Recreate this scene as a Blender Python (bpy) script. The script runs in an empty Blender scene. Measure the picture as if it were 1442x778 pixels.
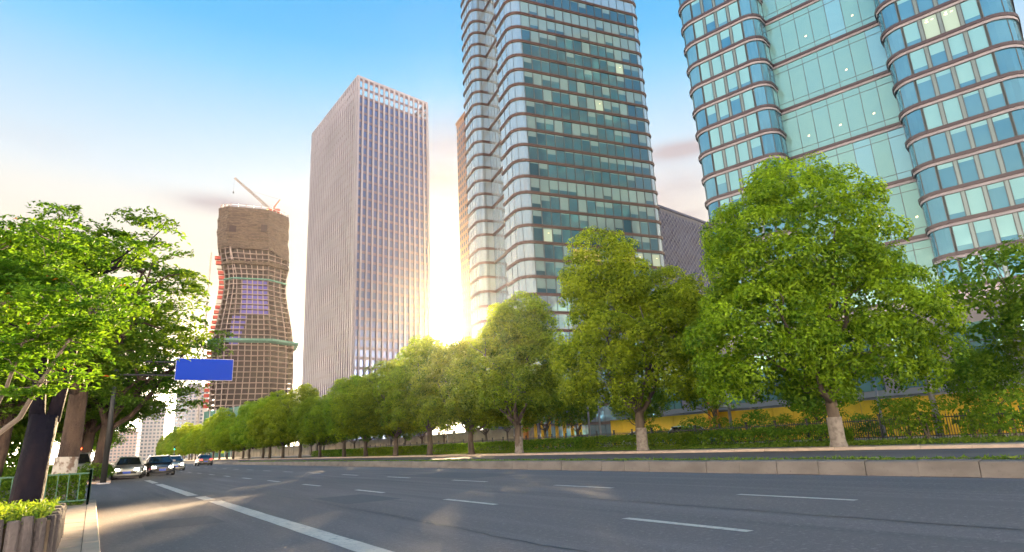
import bpy, math, random
import numpy as np
from mathutils import Matrix, Vector

R = math.radians
S = bpy.context.scene
COL = S.collection

# ------------------------------------------------------------------ camera
CAM_H = 1.2
cam_data = bpy.data.cameras.new('camera')
cam = bpy.data.objects.new('camera', cam_data)
COL.objects.link(cam)
right = Vector((.83639067, -.54606498, -.04757824))
upv = Vector((-.10316924, -.24207957, .96475572))
fwd = Vector((.53833703, .80200407, .2588102))
cam.matrix_world = Matrix(((right.x, upv.x, -fwd.x, 0), (right.y, upv.y, -fwd.y, 0),
                           (right.z, upv.z, -fwd.z, CAM_H), (0, 0, 0, 1)))
cam_data.sensor_width = 36
cam_data.lens = 36 * 868 / 1442
cam_data.clip_start = .1
cam_data.clip_end = 20000
S.camera = cam

# ------------------------------------------------------------------ world, sun, exposure
SUN_AZ, SUN_EL = R(27.9), R(10.8)          # azimuth from +Y (along the road) towards +X
SUN_DIR = Vector((math.sin(SUN_AZ) * math.cos(SUN_EL), math.cos(SUN_AZ) * math.cos(SUN_EL), math.sin(SUN_EL)))
world = bpy.data.worlds.new('World')
S.world = world
world.use_nodes = True
nt = world.node_tree
nt.nodes.clear()
N = lambda t, nt=nt: nt.nodes.new(t)


def wmath(op, a, b=None, c=None):
    n = N('ShaderNodeMath'); n.operation = op
    for i, v in enumerate((a, b, c)):
        if v is None: continue
        if isinstance(v, (int, float)): n.inputs[i].default_value = v
        else: nt.links.new(v, n.inputs[i])
    return n.outputs[0]


def wmix(f, a, b, blend='MIX'):
    n = N('ShaderNodeMix'); n.data_type = 'RGBA'; n.blend_type = blend; n.clamp_factor = True
    for v, s in ((f, n.inputs[0]), (a, n.inputs[6]), (b, n.inputs[7])):
        if isinstance(v, (int, float)): s.default_value = v
        elif isinstance(v, tuple): s.default_value = (*v, 1)
        else: nt.links.new(v, s)
    return n.outputs[2]


WS = .12                                    # background strength
sky = N('ShaderNodeTexSky'); sky.sky_type = 'NISHITA'; sky.sun_disc = False
sky.sun_elevation = SUN_EL; sky.sun_rotation = SUN_AZ
sky.air_density = 1.0; sky.dust_density = 1.2; sky.ozone_density = 1.5
tc = N('ShaderNodeTexCoord')
sep = N('ShaderNodeSeparateXYZ'); nt.links.new(tc.outputs['Generated'], sep.inputs[0])
elev = sep.outputs[2]
ramp = N('ShaderNodeValToRGB')
nt.links.new(elev, ramp.inputs[0])
cr = ramp.color_ramp
EXPO = 3.0
G = 2 ** EXPO
stops = [(0.0, (30., 24.6, 19.)), (.06, (25.5, 20.8, 16.)), (.11, (13.5, 11.0, 8.2)), (.155, (4.4, 3.5, 2.45)), (.20, (1.35, 1.12, .82)), (.25, (1.02, .88, .68)), (.30, (.98, .88, .73)),
         (.35, (.92, .89, .82)), (.385, (.80, .87, .92)), (.42, (.68, .82, .93)), (.455, (.56, .77, .95)), (.49, (.44, .72, .97)), (.535, (.27, .65, .97)),
         (.58, (.15, .56, .96)), (.68, (.08, .45, .93)), (1.0, (.10, .41, .87))]
stops = [(p, tuple(c / 30 for c in col)) for p, col in stops]
while len(cr.elements) < len(stops): cr.elements.new(.5)
for e, (p, c) in zip(cr.elements, stops):
    e.position = p; e.color = (*c, 1)
RS = 30.0 / G
ramp_s = wmix(1.0, ramp.outputs[0], (RS / WS, RS / WS, RS / WS), 'MULTIPLY')
base = wmix(.98, sky.outputs[0], ramp_s)
# soft stratus streaks low in the sky
mp = N('ShaderNodeMapping'); mp.inputs['Scale'].default_value = (2.2, 2.2, 9.0); mp.inputs['Location'].default_value = (.35, .1, .25)
nt.links.new(tc.outputs['Generated'], mp.inputs[0])
nz = N('ShaderNodeTexNoise'); nz.inputs['Scale'].default_value = 1.35; nz.inputs['Detail'].default_value = 5; nz.inputs['Roughness'].default_value = .5
nt.links.new(mp.outputs[0], nz.inputs['Vector'])
cl = N('ShaderNodeMapRange'); cl.interpolation_type = 'SMOOTHSTEP'
cl.inputs[1].default_value = .50; cl.inputs[2].default_value = .68
nt.links.new(nz.outputs[0], cl.inputs[0])
lo = N('ShaderNodeMapRange'); lo.interpolation_type = 'SMOOTHSTEP'
lo.inputs[1].default_value = .52; lo.inputs[2].default_value = .36
nt.links.new(elev, lo.inputs[0])
az = wmath('ARCTAN2', sep.outputs[0], sep.outputs[1])


def bump(x, c, w):
    return wmath('POWER', 2.718, wmath('MULTIPLY', wmath('POWER', wmath('ABSOLUTE', wmath('DIVIDE', wmath('SUBTRACT', x, c), w)), 2.0), -1.0))


nz2 = N('ShaderNodeMapRange'); nz2.interpolation_type = 'SMOOTHSTEP'; nz2.inputs[1].default_value = .36; nz2.inputs[2].default_value = .60
nt.links.new(nz.outputs[0], nz2.inputs[0])
bank = None
for a_, da, e_, de in ((28.5, 6.5, .425, .055), (28, 5, .27, .018), (50, 5, .345, .05), (51, 5, .42, .012), (7.5, 4, .355, .014), (75, 9, .40, .03), (-70, 14, .33, .03), (140, 16, .36, .03), (-140, 18, .40, .03)):
    f_ = wmath('MULTIPLY', bump(az, R(a_), R(da)), bump(elev, e_, de))
    bank = f_ if bank is None else wmath('ADD', bank, f_)
bank = wmath('MULTIPLY', bank, wmath('ADD', wmath('MULTIPLY', nz2.outputs[0], .6), .4))
cloud_f = wmath('MINIMUM', wmath('MAXIMUM', wmath('MULTIPLY', wmath('MULTIPLY', cl.outputs[0], lo.outputs[0]), .10), bank), .9)
base = wmix(cloud_f, base, (.62 / G / WS, .53 / G / WS, .56 / G / WS))
# glow of the low sun
dotn = N('ShaderNodeVectorMath'); dotn.operation = 'DOT_PRODUCT'
nt.links.new(tc.outputs['Generated'], dotn.inputs[0]); dotn.inputs[1].default_value = SUN_DIR
d = wmath('MAXIMUM', dotn.outputs['Value'], 0.0)
base = wmix(wmath('MULTIPLY', wmath('POWER', d, 90.0), 1.0), base, (1.05 / G / WS, .80 / G / WS, .36 / G / WS))
g1 = wmath('MULTIPLY', wmath('POWER', d, 500.0), .7 / G / WS)
g2 = wmath('MULTIPLY', wmath('POWER', d, 2200.0), 16.0 / G / WS)
glow1 = wmix(1.0, (1.0, .76, .28), (0, 0, 0), 'ADD')
gl = N('ShaderNodeVectorMath'); gl.operation = 'SCALE'; nt.links.new(glow1, gl.inputs[0]); nt.links.new(g1, gl.inputs['Scale'])
g2v = N('ShaderNodeVectorMath'); g2v.operation = 'SCALE'; g2v.inputs[0].default_value = (1.0, .9, .62); nt.links.new(g2, g2v.inputs['Scale'])
ad = N('ShaderNodeVectorMath'); ad.operation = 'ADD'; nt.links.new(gl.outputs[0], ad.inputs[0]); nt.links.new(g2v.outputs[0], ad.inputs[1])
fin = wmix(1.0, base, ad.outputs[0], 'ADD')
bg = N('ShaderNodeBackground'); bg.inputs[1].default_value = WS
nt.links.new(fin, bg.inputs[0])
wo = N('ShaderNodeOutputWorld'); nt.links.new(bg.outputs[0], wo.inputs[0])

sun_data = bpy.data.lights.new('sun', 'SUN')
sun_data.energy = 4.4; sun_data.angle = R(.55); sun_data.color = (1.0, .72, .40)
sun = bpy.data.objects.new('sun', sun_data); COL.objects.link(sun)
sun.rotation_euler = (-SUN_DIR).to_track_quat('-Z', 'Y').to_euler()

S.view_settings.view_transform = 'Standard'
S.view_settings.look = 'None'
S.view_settings.exposure = EXPO
S.view_settings.gamma = 1.0
S.view_settings.use_curve_mapping = False
S.cycles.max_bounces = 6
S.cycles.diffuse_bounces = 3
S.cycles.glossy_bounces = 3
S.cycles.transmission_bounces = 4
S.cycles.transparent_max_bounces = 8
S.cycles.caustics_reflective = False
S.cycles.caustics_refractive = False

# ------------------------------------------------------------------ helpers
rnd = random.Random(7)


def new_mesh(name, V, F, mats, mi=None, smooth=False):
    me = bpy.data.meshes.new(name)
    me.from_pydata([tuple(v) for v in V], [], [tuple(f) for f in F])
    for m in (mats if isinstance(mats, (list, tuple)) else [mats]): me.materials.append(m)
    if mi is not None: me.polygons.foreach_set('material_index', mi)
    if smooth: me.polygons.foreach_set('use_smooth', [True] * len(me.polygons))
    me.update()
    return me


def obj(name, me, parent=None, loc=(0, 0, 0), rot=(0, 0, 0), scale=None):
    o = bpy.data.objects.new(name, me)
    COL.objects.link(o)
    o.location = loc; o.rotation_euler = rot
    if scale is not None: o.scale = scale
    if parent is not None: o.parent = parent
    return o


def tag(o, label=None, cat=None, group=None, kind=None):
    for k, v in (('label', label), ('category', cat), ('group', group), ('kind', kind)):
        if v: o[k] = v
    return o


def thing(name, label, cat, loc=(0, 0, 0), rz=0, group=None):
    return tag(obj(name, None, None, loc, (0, 0, rz)), label, cat, group)


def copy_tree(o, parent=None):
    c = o.copy(); COL.objects.link(c); c.parent = parent
    for ch in list(o.children): copy_tree(ch, c)
    return c


class MB:
    def __init__(s): s.V, s.F, s.M = [], [], []

    def add(s, V, F, m=0):
        b = len(s.V); s.V += [tuple(v) for v in V]
        s.F += [tuple(i + b for i in f) for f in F]; s.M += [m] * len(F)

    def box(s, x0, x1, y0, y1, z0, z1, m=0, mat=None):
        V = [(x0, y0, z0), (x1, y0, z0), (x1, y1, z0), (x0, y1, z0), (x0, y0, z1), (x1, y0, z1), (x1, y1, z1), (x0, y1, z1)]
        if mat is not None: V = [tuple(mat @ Vector(v)) for v in V]
        s.add(V, [(0, 3, 2, 1), (4, 5, 6, 7), (0, 1, 5, 4), (1, 2, 6, 5), (2, 3, 7, 6), (3, 0, 4, 7)], m)

    def bar(s, a, b, w, h=None, m=0):
        """square bar from a to b"""
        a, b = Vector(a), Vector(b); h = h or w
        t = (b - a); L = t.length; t.normalize()
        q = t.to_track_quat('Z', 'Y').to_matrix().to_4x4(); q.translation = a
        s.box(-w / 2, w / 2, -h / 2, h / 2, 0, L, m, q)

    def tube(s, pts, rad, n=8, m=0, cap=True):
        pts = [Vector(p) for p in pts]
        b = len(s.V); ref = None
        for i, p in enumerate(pts):
            t = (pts[min(i + 1, len(pts) - 1)] - pts[max(i - 1, 0)]).normalized()
            if ref is None: ref = t.orthogonal().normalized()
            ref = (ref - t * ref.dot(t)).normalized(); bn = t.cross(ref)
            r = rad[i] if isinstance(rad, (list, tuple)) else rad
            for k in range(n):
                a = 2 * math.pi * k / n
                s.V.append(tuple(p + (ref * math.cos(a) + bn * math.sin(a)) * r))
        for i in range(len(pts) - 1):
            for k in range(n):
                s.F.append((b + i * n + k, b + i * n + (k + 1) % n, b + (i + 1) * n + (k + 1) % n, b + (i + 1) * n + k)); s.M.append(m)
        if cap:
            s.F.append(tuple(b + k for k in reversed(range(n)))); s.M.append(m)
            s.F.append(tuple(b + (len(pts) - 1) * n + k for k in range(n))); s.M.append(m)

    def lathe(s, prof, n=16, m=0, c=(0, 0, 0)):
        b = len(s.V)
        for r, z in prof:
            for k in range(n):
                a = 2 * math.pi * k / n
                s.V.append((c[0] + r * math.cos(a), c[1] + r * math.sin(a), c[2] + z))
        for i in range(len(prof) - 1):
            for k in range(n):
                s.F.append((b + i * n + k, b + i * n + (k + 1) % n, b + (i + 1) * n + (k + 1) % n, b + (i + 1) * n + k)); s.M.append(m)

    def mesh(s, name, mats, smooth=False): return new_mesh(name, s.V, s.F, mats, s.M, smooth)

    def build(s, name, mats, parent=None, loc=(0, 0, 0), rot=(0, 0, 0), smooth=False):
        return obj(name, s.mesh(name, mats, smooth), parent, loc, rot)


# ------------------------------------------------------------------ materials
def mat(name, col, rough=.7, metal=0.0, spec=.5, noise=None, bump=None, emit=None, coat=0.0, ior=None):
    """noise: (scale, colour2, lo, hi[, stretch]) ; bump: (scale, strength, distance)"""
    m = bpy.data.materials.new(name); m.use_nodes = True
    t = m.node_tree; p = t.nodes['Principled BSDF']
    p.inputs['Base Color'].default_value = (*col, 1)
    p.inputs['Roughness'].default_value = rough
    p.inputs['Metallic'].default_value = metal
    p.inputs['Specular IOR Level'].default_value = spec
    if ior: p.inputs['IOR'].default_value = ior
    if coat: p.inputs['Coat Weight'].default_value = coat
    if emit:
        p.inputs['Emission Color'].default_value = (*emit[0], 1); p.inputs['Emission Strength'].default_value = emit[1]
    if noise or bump:
        tcn = t.nodes.new('ShaderNodeTexCoord')
        geo = t.nodes.new('ShaderNodeNewGeometry')
    if noise:
        layers = noise if isinstance(noise, list) else [noise]
        prev = None
        for sc, c2, lo_, hi_, *st in layers:
            mpn = t.nodes.new('ShaderNodeMapping'); t.links.new(geo.outputs['Position'], mpn.inputs[0])
            mpn.inputs['Scale'].default_value = st[0] if st else (1, 1, 1)
            nn = t.nodes.new('ShaderNodeTexNoise'); nn.inputs['Scale'].default_value = sc; nn.inputs['Detail'].default_value = 6
            t.links.new(mpn.outputs[0], nn.inputs['Vector'])
            mr = t.nodes.new('ShaderNodeMapRange'); mr.inputs[1].default_value = lo_; mr.inputs[2].default_value = hi_
            t.links.new(nn.outputs[0], mr.inputs[0])
            mx = t.nodes.new('ShaderNodeMix'); mx.data_type = 'RGBA'
            t.links.new(mr.outputs[0], mx.inputs[0])
            if prev is None: mx.inputs[6].default_value = (*col, 1)
            else: t.links.new(prev, mx.inputs[6])
            mx.inputs[7].default_value = (*c2, 1)
            prev = mx.outputs[2]
        t.links.new(prev, p.inputs['Base Color'])
    if bump:
        nb = t.nodes.new('ShaderNodeTexNoise'); nb.inputs['Scale'].default_value = bump[0]; nb.inputs['Detail'].default_value = 5
        t.links.new(geo.outputs['Position'], nb.inputs['Vector'])
        bn = t.nodes.new('ShaderNodeBump'); bn.inputs['Strength'].default_value = bump[1]; bn.inputs['Distance'].default_value = bump[2]
        t.links.new(nb.outputs[0], bn.inputs['Height']); t.links.new(bn.outputs[0], p.inputs['Normal'])
    return m


def leaf_mat(name, c1, c2, trans=.48, tcol=None):
    m = bpy.data.materials.new(name); m.use_nodes = True
    t = m.node_tree; p = t.nodes['Principled BSDF']; out = t.nodes['Material Output']
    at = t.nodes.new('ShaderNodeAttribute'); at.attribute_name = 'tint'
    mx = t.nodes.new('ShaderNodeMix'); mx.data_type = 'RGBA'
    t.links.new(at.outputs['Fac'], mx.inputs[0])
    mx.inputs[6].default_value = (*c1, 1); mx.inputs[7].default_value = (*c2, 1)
    oi = t.nodes.new('ShaderNodeObjectInfo')
    hs = t.nodes.new('ShaderNodeHueSaturation')
    mr = t.nodes.new('ShaderNodeMapRange'); mr.inputs[3].default_value = .492; mr.inputs[4].default_value = .525
    t.links.new(oi.outputs['Random'], mr.inputs[0]); t.links.new(mr.outputs[0], hs.inputs['Hue'])
    t.links.new(mx.outputs[2], hs.inputs['Color'])
    t.links.new(hs.outputs[0], p.inputs['Base Color'])
    p.inputs['Roughness'].default_value = .55; p.inputs['Specular IOR Level'].default_value = .18
    tr = t.nodes.new('ShaderNodeBsdfTranslucent')
    tm = t.nodes.new('ShaderNodeMix'); tm.data_type = 'RGBA'; tm.blend_type = 'MULTIPLY'; tm.inputs[0].default_value = 1
    t.links.new(hs.outputs[0], tm.inputs[6]); tm.inputs[7].default_value = (1.7, 1.5, .5, 1)
    t.links.new(tm.outputs[2], tr.inputs[0])
    ms = t.nodes.new('ShaderNodeMixShader'); ms.inputs[0].default_value = trans
    t.links.new(p.outputs[0], ms.inputs[1]); t.links.new(tr.outputs[0], ms.inputs[2]); t.links.new(ms.outputs[0], out.inputs[0])
    return m


M = {}
M['asphalt'] = mat('asphalt', (.205, .163, .150), .82, spec=.3,
                   noise=[(.12, (.162, .130, .121), .35, .65, (1, .25, 1)), (1.5, (.24, .194, .18), .48, .72, (1, .06, 1)), (.7, (.135, .11, .103), .60, .70, (1.6, .08, 1)), (14, (.29, .24, .222), .54, .72), (48, (.11, .088, .082), .55, .68), (.35, (.175, .14, .13), .56, .66, (2.2, .12, 1))],
                   bump=(90, .35, .01))
M['asphalt_side'] = mat('asphalt_side', (.175, .14, .13), .85, spec=.25, noise=[(.3, (.14, .112, .104), .35, .65)], bump=(70, .3, .01))
M['ground'] = mat('ground', (.09, .10, .05), .9, noise=[(.08, (.13, .115, .08), .4, .6), (1.5, (.06, .08, .03), .45, .7)])
M['paint'] = mat('road_paint', (.68, .58, .48), .65, noise=[(9, (.36, .31, .27), .52, .70), (.9, (.55, .47, .40), .45, .7), (28, (.29, .26, .23), .60, .70)], bump=(60, .2, .006))
M['slab'] = mat('paving_stone', (.52, .385, .29), .75, noise=[(2.3, (.41, .30, .225), .4, .7), (30, (.60, .46, .36), .55, .75)], bump=(45, .25, .006))
M['kerb'] = mat('kerb_granite', (.54, .41, .315), .75, noise=[(1.7, (.43, .325, .25), .4, .7), (40, (.62, .49, .39), .55, .75)], bump=(45, .25, .006))
M['mortar'] = mat('mortar', (.16, .14, .12), .9)
M['conc'] = mat('median_concrete', (.178, .155, .139), .8, noise=[(.9, (.125, .109, .096), .42, .66, (1, 1, 2.5)), (14, (.099, .086, .073), .6, .8)], bump=(25, .3, .01))
M['soil'] = mat('soil', (.07, .05, .035), .95, noise=[(3, (.11, .085, .06), .4, .6)])
M['log'] = mat('weathered_log', (.099, .083, .083), .85, noise=[(5, (.036, .030, .033), .4, .62, (1, 1, .15)), (26, (.165, .145, .132), .58, .8, (1, 1, .1))], bump=(22, .8, .03))
M['log_end'] = mat('log_end', (.158, .139, .125), .9, noise=[(12, (.092, .079, .073), .4, .65)])
M['bark'] = mat('brown_bark', (.079, .050, .036), .9, noise=[(4, (.036, .022, .018), .42, .62, (1, 1, .25)), (22, (.132, .092, .073), .6, .8, (1, 1, .2))], bump=(16, 1.0, .05))
M['bark_pale'] = mat('pale_bark', (.17, .135, .115), .8, noise=[(6, (.10, .078, .065), .45, .65, (1, 1, .4))], bump=(30, .5, .01))
M['bark_dark'] = mat('dark_wrapped_bark', (.0065, .006, .013), .75, spec=.12, noise=[(3.5, (.018, .012, .017), .45, .7, (1, 1, .4))], bump=(11, .8, .03))
M['bark_grey'] = mat('grey_bark', (.112, .086, .066), .9, noise=[(3, (.059, .046, .036), .4, .65, (1, 1, .3))], bump=(14, .9, .04))
M['whitewash'] = mat('trunk_whitewash', (.409, .376, .343), .8, noise=[(7, (.165, .112, .086), .5, .62)], bump=(16, .8, .03))
M['trunk_wrap'] = mat('trunk_wrap', (.21, .185, .165), .85, noise=[(5, (.13, .11, .10), .45, .65)])
M['green_paint'] = mat('green_enamel', (.008, .086, .050), .4, noise=[(9, (.020, .059, .033), .55, .8)])
M['iron'] = mat('black_iron', (.02, .02, .024), .5)
M['steel'] = mat('galvanised_steel', (.277, .277, .304), .42, metal=.55, noise=[(3, (.218, .218, .244), .4, .7)])
M['grey_paint'] = mat('grey_paint', (.231, .238, .251), .5)
M['sign_blue'] = mat('sign_blue', (.006, .045, .42), .6, spec=.15)
M['sign_back'] = mat('sign_edge', (.5, .5, .52), .5)
M['rubber'] = mat('tyre_rubber', (.018, .018, .019), .8)
M['rim'] = mat('rim_alloy', (.5, .5, .52), .3, metal=.9)
M['car_glass'] = mat('car_glass', (.012, .015, .018), .06, spec=.8)
M['lamp_white'] = mat('headlamp_lens', (.9, .9, .88), .2, emit=((1.0, .86, .62), 12.0))
M['lamp_off'] = mat('headlamp_clear', (.6, .62, .64), .12)
M['lamp_red'] = mat('tail_lamp', (.35, .01, .01), .3, emit=((1.0, .03, .015), 1.2))
M['plate_blue'] = mat('plate_blue', (.01, .07, .55), .4)
M['plate_white'] = mat('plate_white', (.75, .75, .75), .4)
M['trim_black'] = mat('trim_black', (.02, .02, .02), .55)
M['sig_red'] = mat('signal_red', (.4, .02, .01), .4, emit=((1.0, .10, .02), 1.6))
M['sig_orange'] = mat('signal_orange', (.5, .15, .01), .4, emit=((1.0, .30, .03), 1.6))
M['sig_green'] = mat('signal_green', (.02, .4, .2), .4, emit=((.05, 1.0, .45), 1.2))


def paint(name, c): return mat(name, c, .32, metal=.15, coat=.6)


# leaves
M['leaf_camphor'] = leaf_mat('camphor_leaf', (.052, .112, .007), (.325, .435, .022))
M['leaf_street'] = leaf_mat('street_tree_leaf', (.055, .135, .012), (.185, .290, .028))
M['leaf_light'] = leaf_mat('light_leaf', (.055, .140, .012), (.160, .270, .028))
M['leaf_hedge'] = leaf_mat('hedge_leaf', (.050, .125, .012), (.175, .250, .022))
M['leaf_dark'] = leaf_mat('understorey_leaf', (.060, .135, .012), (.210, .310, .026))
M['leaf_red'] = leaf_mat('reddish_leaf', (.38, .07, .02), (.50, .14, .03))
M['grass'] = leaf_mat('grass_blade', (.070, .140, .018), (.200, .260, .040))


# ------------------------------------------------------------------ foliage geometry
def leaves_mesh(name, P, Nn, size, mats, seed, aspect=.55, tint=None, midx=None):
    """one folded diamond of two triangles per leaf"""
    rg = np.random.default_rng(seed); n = len(P)
    Nn = Nn / (np.linalg.norm(Nn, axis=1, keepdims=True) + 1e-9)
    t = rg.normal(size=(n, 3)); t -= Nn * (t * Nn).sum(1, keepdims=True); t /= np.linalg.norm(t, axis=1, keepdims=True) + 1e-9
    b = np.cross(Nn, t)
    L = (np.asarray(size) * rg.uniform(.65, 1.35, n))[:, None]
    V = np.empty((n, 4, 3))
    V[:, 0] = P - t * L * .5
    V[:, 1] = P + b * L * aspect * .5 + Nn * L * .10
    V[:, 2] = P + t * L * .5 - Nn * L * .06
    V[:, 3] = P - b * L * aspect * .5 + Nn * L * .10
    me = bpy.data.meshes.new(name)
    me.vertices.add(n * 4); me.vertices.foreach_set('co', V.reshape(-1).astype(np.float32))
    me.loops.add(n * 6); base = np.arange(n)[:, None] * 4
    me.loops.foreach_set('vertex_index', (base + np.array([0, 1, 2, 0, 2, 3])).reshape(-1).astype(np.int32))
    me.polygons.add(n * 2)
    me.polygons.foreach_set('loop_start', (np.arange(n * 2) * 3).astype(np.int32))
    me.polygons.foreach_set('loop_total', np.full(n * 2, 3, np.int32))
    for m in (mats if isinstance(mats, (list, tuple)) else [mats]): me.materials.append(m)
    if midx is not None: me.polygons.foreach_set('material_index', np.repeat(midx, 2).astype(np.int32))
    me.update(calc_edges=True)
    if tint is None: tint = rg.random(n)
    a = me.attributes.new('tint', 'FLOAT', 'FACE'); a.data.foreach_set('value', np.repeat(np.clip(tint, 0, 1), 2).astype(np.float32))
    return me


def sphere_pts(rg, n):
    v = rg.normal(size=(n, 3)); return v / np.linalg.norm(v, axis=1, keepdims=True)


def lobed_crown(name, seed, centre, radii, nlobe, lobe_r, per_lobe, leaf, mats, flat=1.0, up=.35, inner=2500, low_cut=-.8, jag=.16, aspect=.55, more=()):
    """crown = many leafy tufts set through one or more uneven ellipsoids"""
    rg = np.random.default_rng(seed)
    P, Nn, T, Sz = [], [], [], []
    ell = [(np.array(centre, float), np.array(radii, float))] + [(np.array(c, float), np.array(r, float)) for c, r in more]
    wgt = np.array([r[0] * r[2] for c, r in ell]); wgt = wgt / wgt.sum()
    bul = sphere_pts(rg, 14); amp = rg.uniform(-jag, jag, 14)
    k = 0; lob = []
    while k < nlobe:
        c, rad = ell[rg.choice(len(ell), p=wgt)]
        dirn = sphere_pts(rg, 1)[0]
        if dirn[2] < low_cut: continue
        f = 1 + (amp * np.clip((bul @ dirn - .6) / .4, 0, 1)).sum()
        rr = (rg.uniform(.22, 1) ** .30) * .94 * f
        p = c + dirn * rad * rr
        if any((((p - c2) / r2) ** 2).sum() < .42 for c2, r2 in ell if c2 is not c): continue
        lob.append((p, dirn)); k += 1
    for lc, dirn in lob:
        r = rg.uniform(*lobe_r); n = int(per_lobe * (r / np.mean(lobe_r)) ** 2)
        s = sphere_pts(rg, n)
        w = s @ (dirn * .75 + np.array([0, 0, .7]))
        s = s[w > -.25]; m = len(s)
        q = s * r * rg.uniform(.78, 1.1, (m, 1)); q[:, 2] *= .85 * flat
        P.append(lc + q)
        Nn.append(s * .75 + np.array([0, 0, up * .7]) + rg.normal(size=(m, 3)) * .25)
        T.append(np.clip(rg.normal(.30, .16, m) + .30 * np.clip(s[:, 2], -.5, 1) + .9 * (np.linalg.norm(q, axis=1) / r - .8) + rg.uniform(-.22, .22), 0, 1)); Sz.append(np.full(m, leaf))  # top and outer leaves paler: young growth, plus tuft light painted into the tint
    for c, rad in ell:
        m = int(inner / len(ell))
        s = sphere_pts(rg, m) * (rg.random((m, 1)) ** .5) * .72
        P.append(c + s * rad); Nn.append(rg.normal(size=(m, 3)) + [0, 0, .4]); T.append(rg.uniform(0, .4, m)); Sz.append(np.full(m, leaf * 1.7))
    return leaves_mesh(name, np.concatenate(P), np.concatenate(Nn), np.concatenate(Sz), mats, seed + 1, aspect, np.concatenate(T))


def limb(mb, a, b, r0, r1, rg, wob=.12, n=5, m=0, sides=7):
    a, b = Vector(a), Vector(b); L = (b - a).length
    pts = [a.lerp(b, i / n) + (Vector([rg.uniform(-1, 1) * wob * L * .5 for _ in range(3)]) if 0 < i < n else Vector()) for i in range(n + 1)]
    mb.tube(pts, [r0 + (r1 - r0) * i / n for i in range(n + 1)], sides, m)
    return pts


def tree_trunk(name, seed, h, r, spread, top, mats, limbs=7, lean=(0, 0), flare=1.35):
    rg = random.Random(seed); mb = MB()
    fork = Vector((lean[0], lean[1], h))
    pts = [Vector((0, 0, 0)), Vector((lean[0] * .1, lean[1] * .1, h * .08)), Vector((lean[0] * .45, lean[1] * .45, h * .5)) + Vector((rg.uniform(-.1, .1), rg.uniform(-.1, .1), 0)), fork]
    mb.tube(pts, [r * flare, r * 1.05, r * .92, r * .85], 12)
    for i in range(limbs):
        a = 2 * math.pi * (i + rg.uniform(-.3, .3)) / limbs
        e = Vector((math.cos(a) * spread * rg.uniform(.5, .95), math.sin(a) * spread * rg.uniform(.5, .95), h + (top - h) * rg.uniform(.35, .85)))
        p = limb(mb, fork - Vector((0, 0, rg.uniform(0, .4))), e, r * rg.uniform(.38, .55), r * .08, rg, .16)
        for j in (2, 3, 4):
            q = p[j] + Vector((rg.uniform(-1, 1), rg.uniform(-1, 1), rg.uniform(.1, 1))) * spread * .38
            limb(mb, p[j], q, r * .16, r * .04, rg, .18, 4, sides=5)
    return mb.mesh(name, mats, True)

# ------------------------------------------------------------------ ground, road, pavements
def sheet(name, rects, z, m, kind='structure'):
    mb = MB()
    for x0, x1, y0, y1 in rects: mb.add([(x0, y0, z), (x1, y0, z), (x1, y1, z), (x0, y1, z)], [(0, 1, 2, 3)])
    o = mb.build(name, m); tag(o, kind=kind); return o


tag(sheet('ground', [(-3000, 3000, -600, 5000)], -.03, M['ground']), 'dull green and brown open ground reaching the horizon', 'ground')
road = sheet('road', [(.2, 15.6, -40, 24.2), (-70, 15.6, 24.2, 43.6), (1.0, 15.6, 43.6, 900)], 0, M['asphalt'])
tag(road, 'wide grey asphalt road with white lane lines', 'road')
service = sheet('service_road', [(16.8, 31.2, -40, 900)], -.004, M['asphalt_side'])
tag(service, 'grey side road behind the concrete median', 'road')

# painted lines: children of the road
def marking(x0, x1, y0, y1, name='lane_line'):
    mb = MB(); n = max(1, int((y1 - y0) / .5)); rg = random.Random(int(y0 * 97 + x0 * 13))
    L = [(x0 + rg.uniform(-.008, .008), y0 + (y1 - y0) * i / n) for i in range(n + 1)]
    Q = [(x1 + rg.uniform(-.008, .008), y0 + (y1 - y0) * i / n) for i in range(n + 1)]
    for i in range(n):
        mb.add([(*L[i], .004), (*Q[i], .004), (*Q[i + 1], .004), (*L[i + 1], .004)], [(0, 1, 2, 3)])
    return mb.build(name, M['paint'], road)


tag(marking(2.78, 3.1, 1, 19.6, 'edge_line'), 'wide solid white lane line')
marking(2.76, 3.06, 20.3, 22.3, 'edge_line'); marking(2.66, 2.98, 23.2, 36, 'edge_line'); marking(2.66, 2.96, 37.6, 44, 'edge_line')
for k in range(26):
    marking(6.73, 6.88, 5.2 + 5.9 * k, 7.4 + 5.9 * k)
    marking(10.45, 10.6, 5.9 + 5.9 * k, 8.2 + 5.9 * k)
for k in range(14): marking(23.6, 23.74, 6 + 6 * k, 8 + 6 * k)

M['tar'] = mat('tar_seam', (.045, .04, .04), .6)
M['patch'] = mat('asphalt_patch', (.125, .106, .104), .85, noise=[(9, (.16, .14, .135), .5, .75)], bump=(80, .4, .01))


def wavy_strip(name, x, w, y0, y1, m, z, seed, amp=.05):
    rg = random.Random(seed); mb = MB(); n = int((y1 - y0) / .35); xs = [x]
    for i in range(n): xs.append(xs[-1] + rg.uniform(-amp, amp) + (x - xs[-1]) * .15)
    for i in range(n):
        ya, yb = y0 + i * .35, y0 + (i + 1) * .35; wa = w * rg.uniform(.6, 1.2)
        mb.add([(xs[i] - w / 2, ya, z), (xs[i] + w / 2, ya, z), (xs[i + 1] + w / 2, yb, z), (xs[i + 1] - w / 2, yb, z)], [(0, 1, 2, 3)])
    return mb.build(name, m, road)


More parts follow.
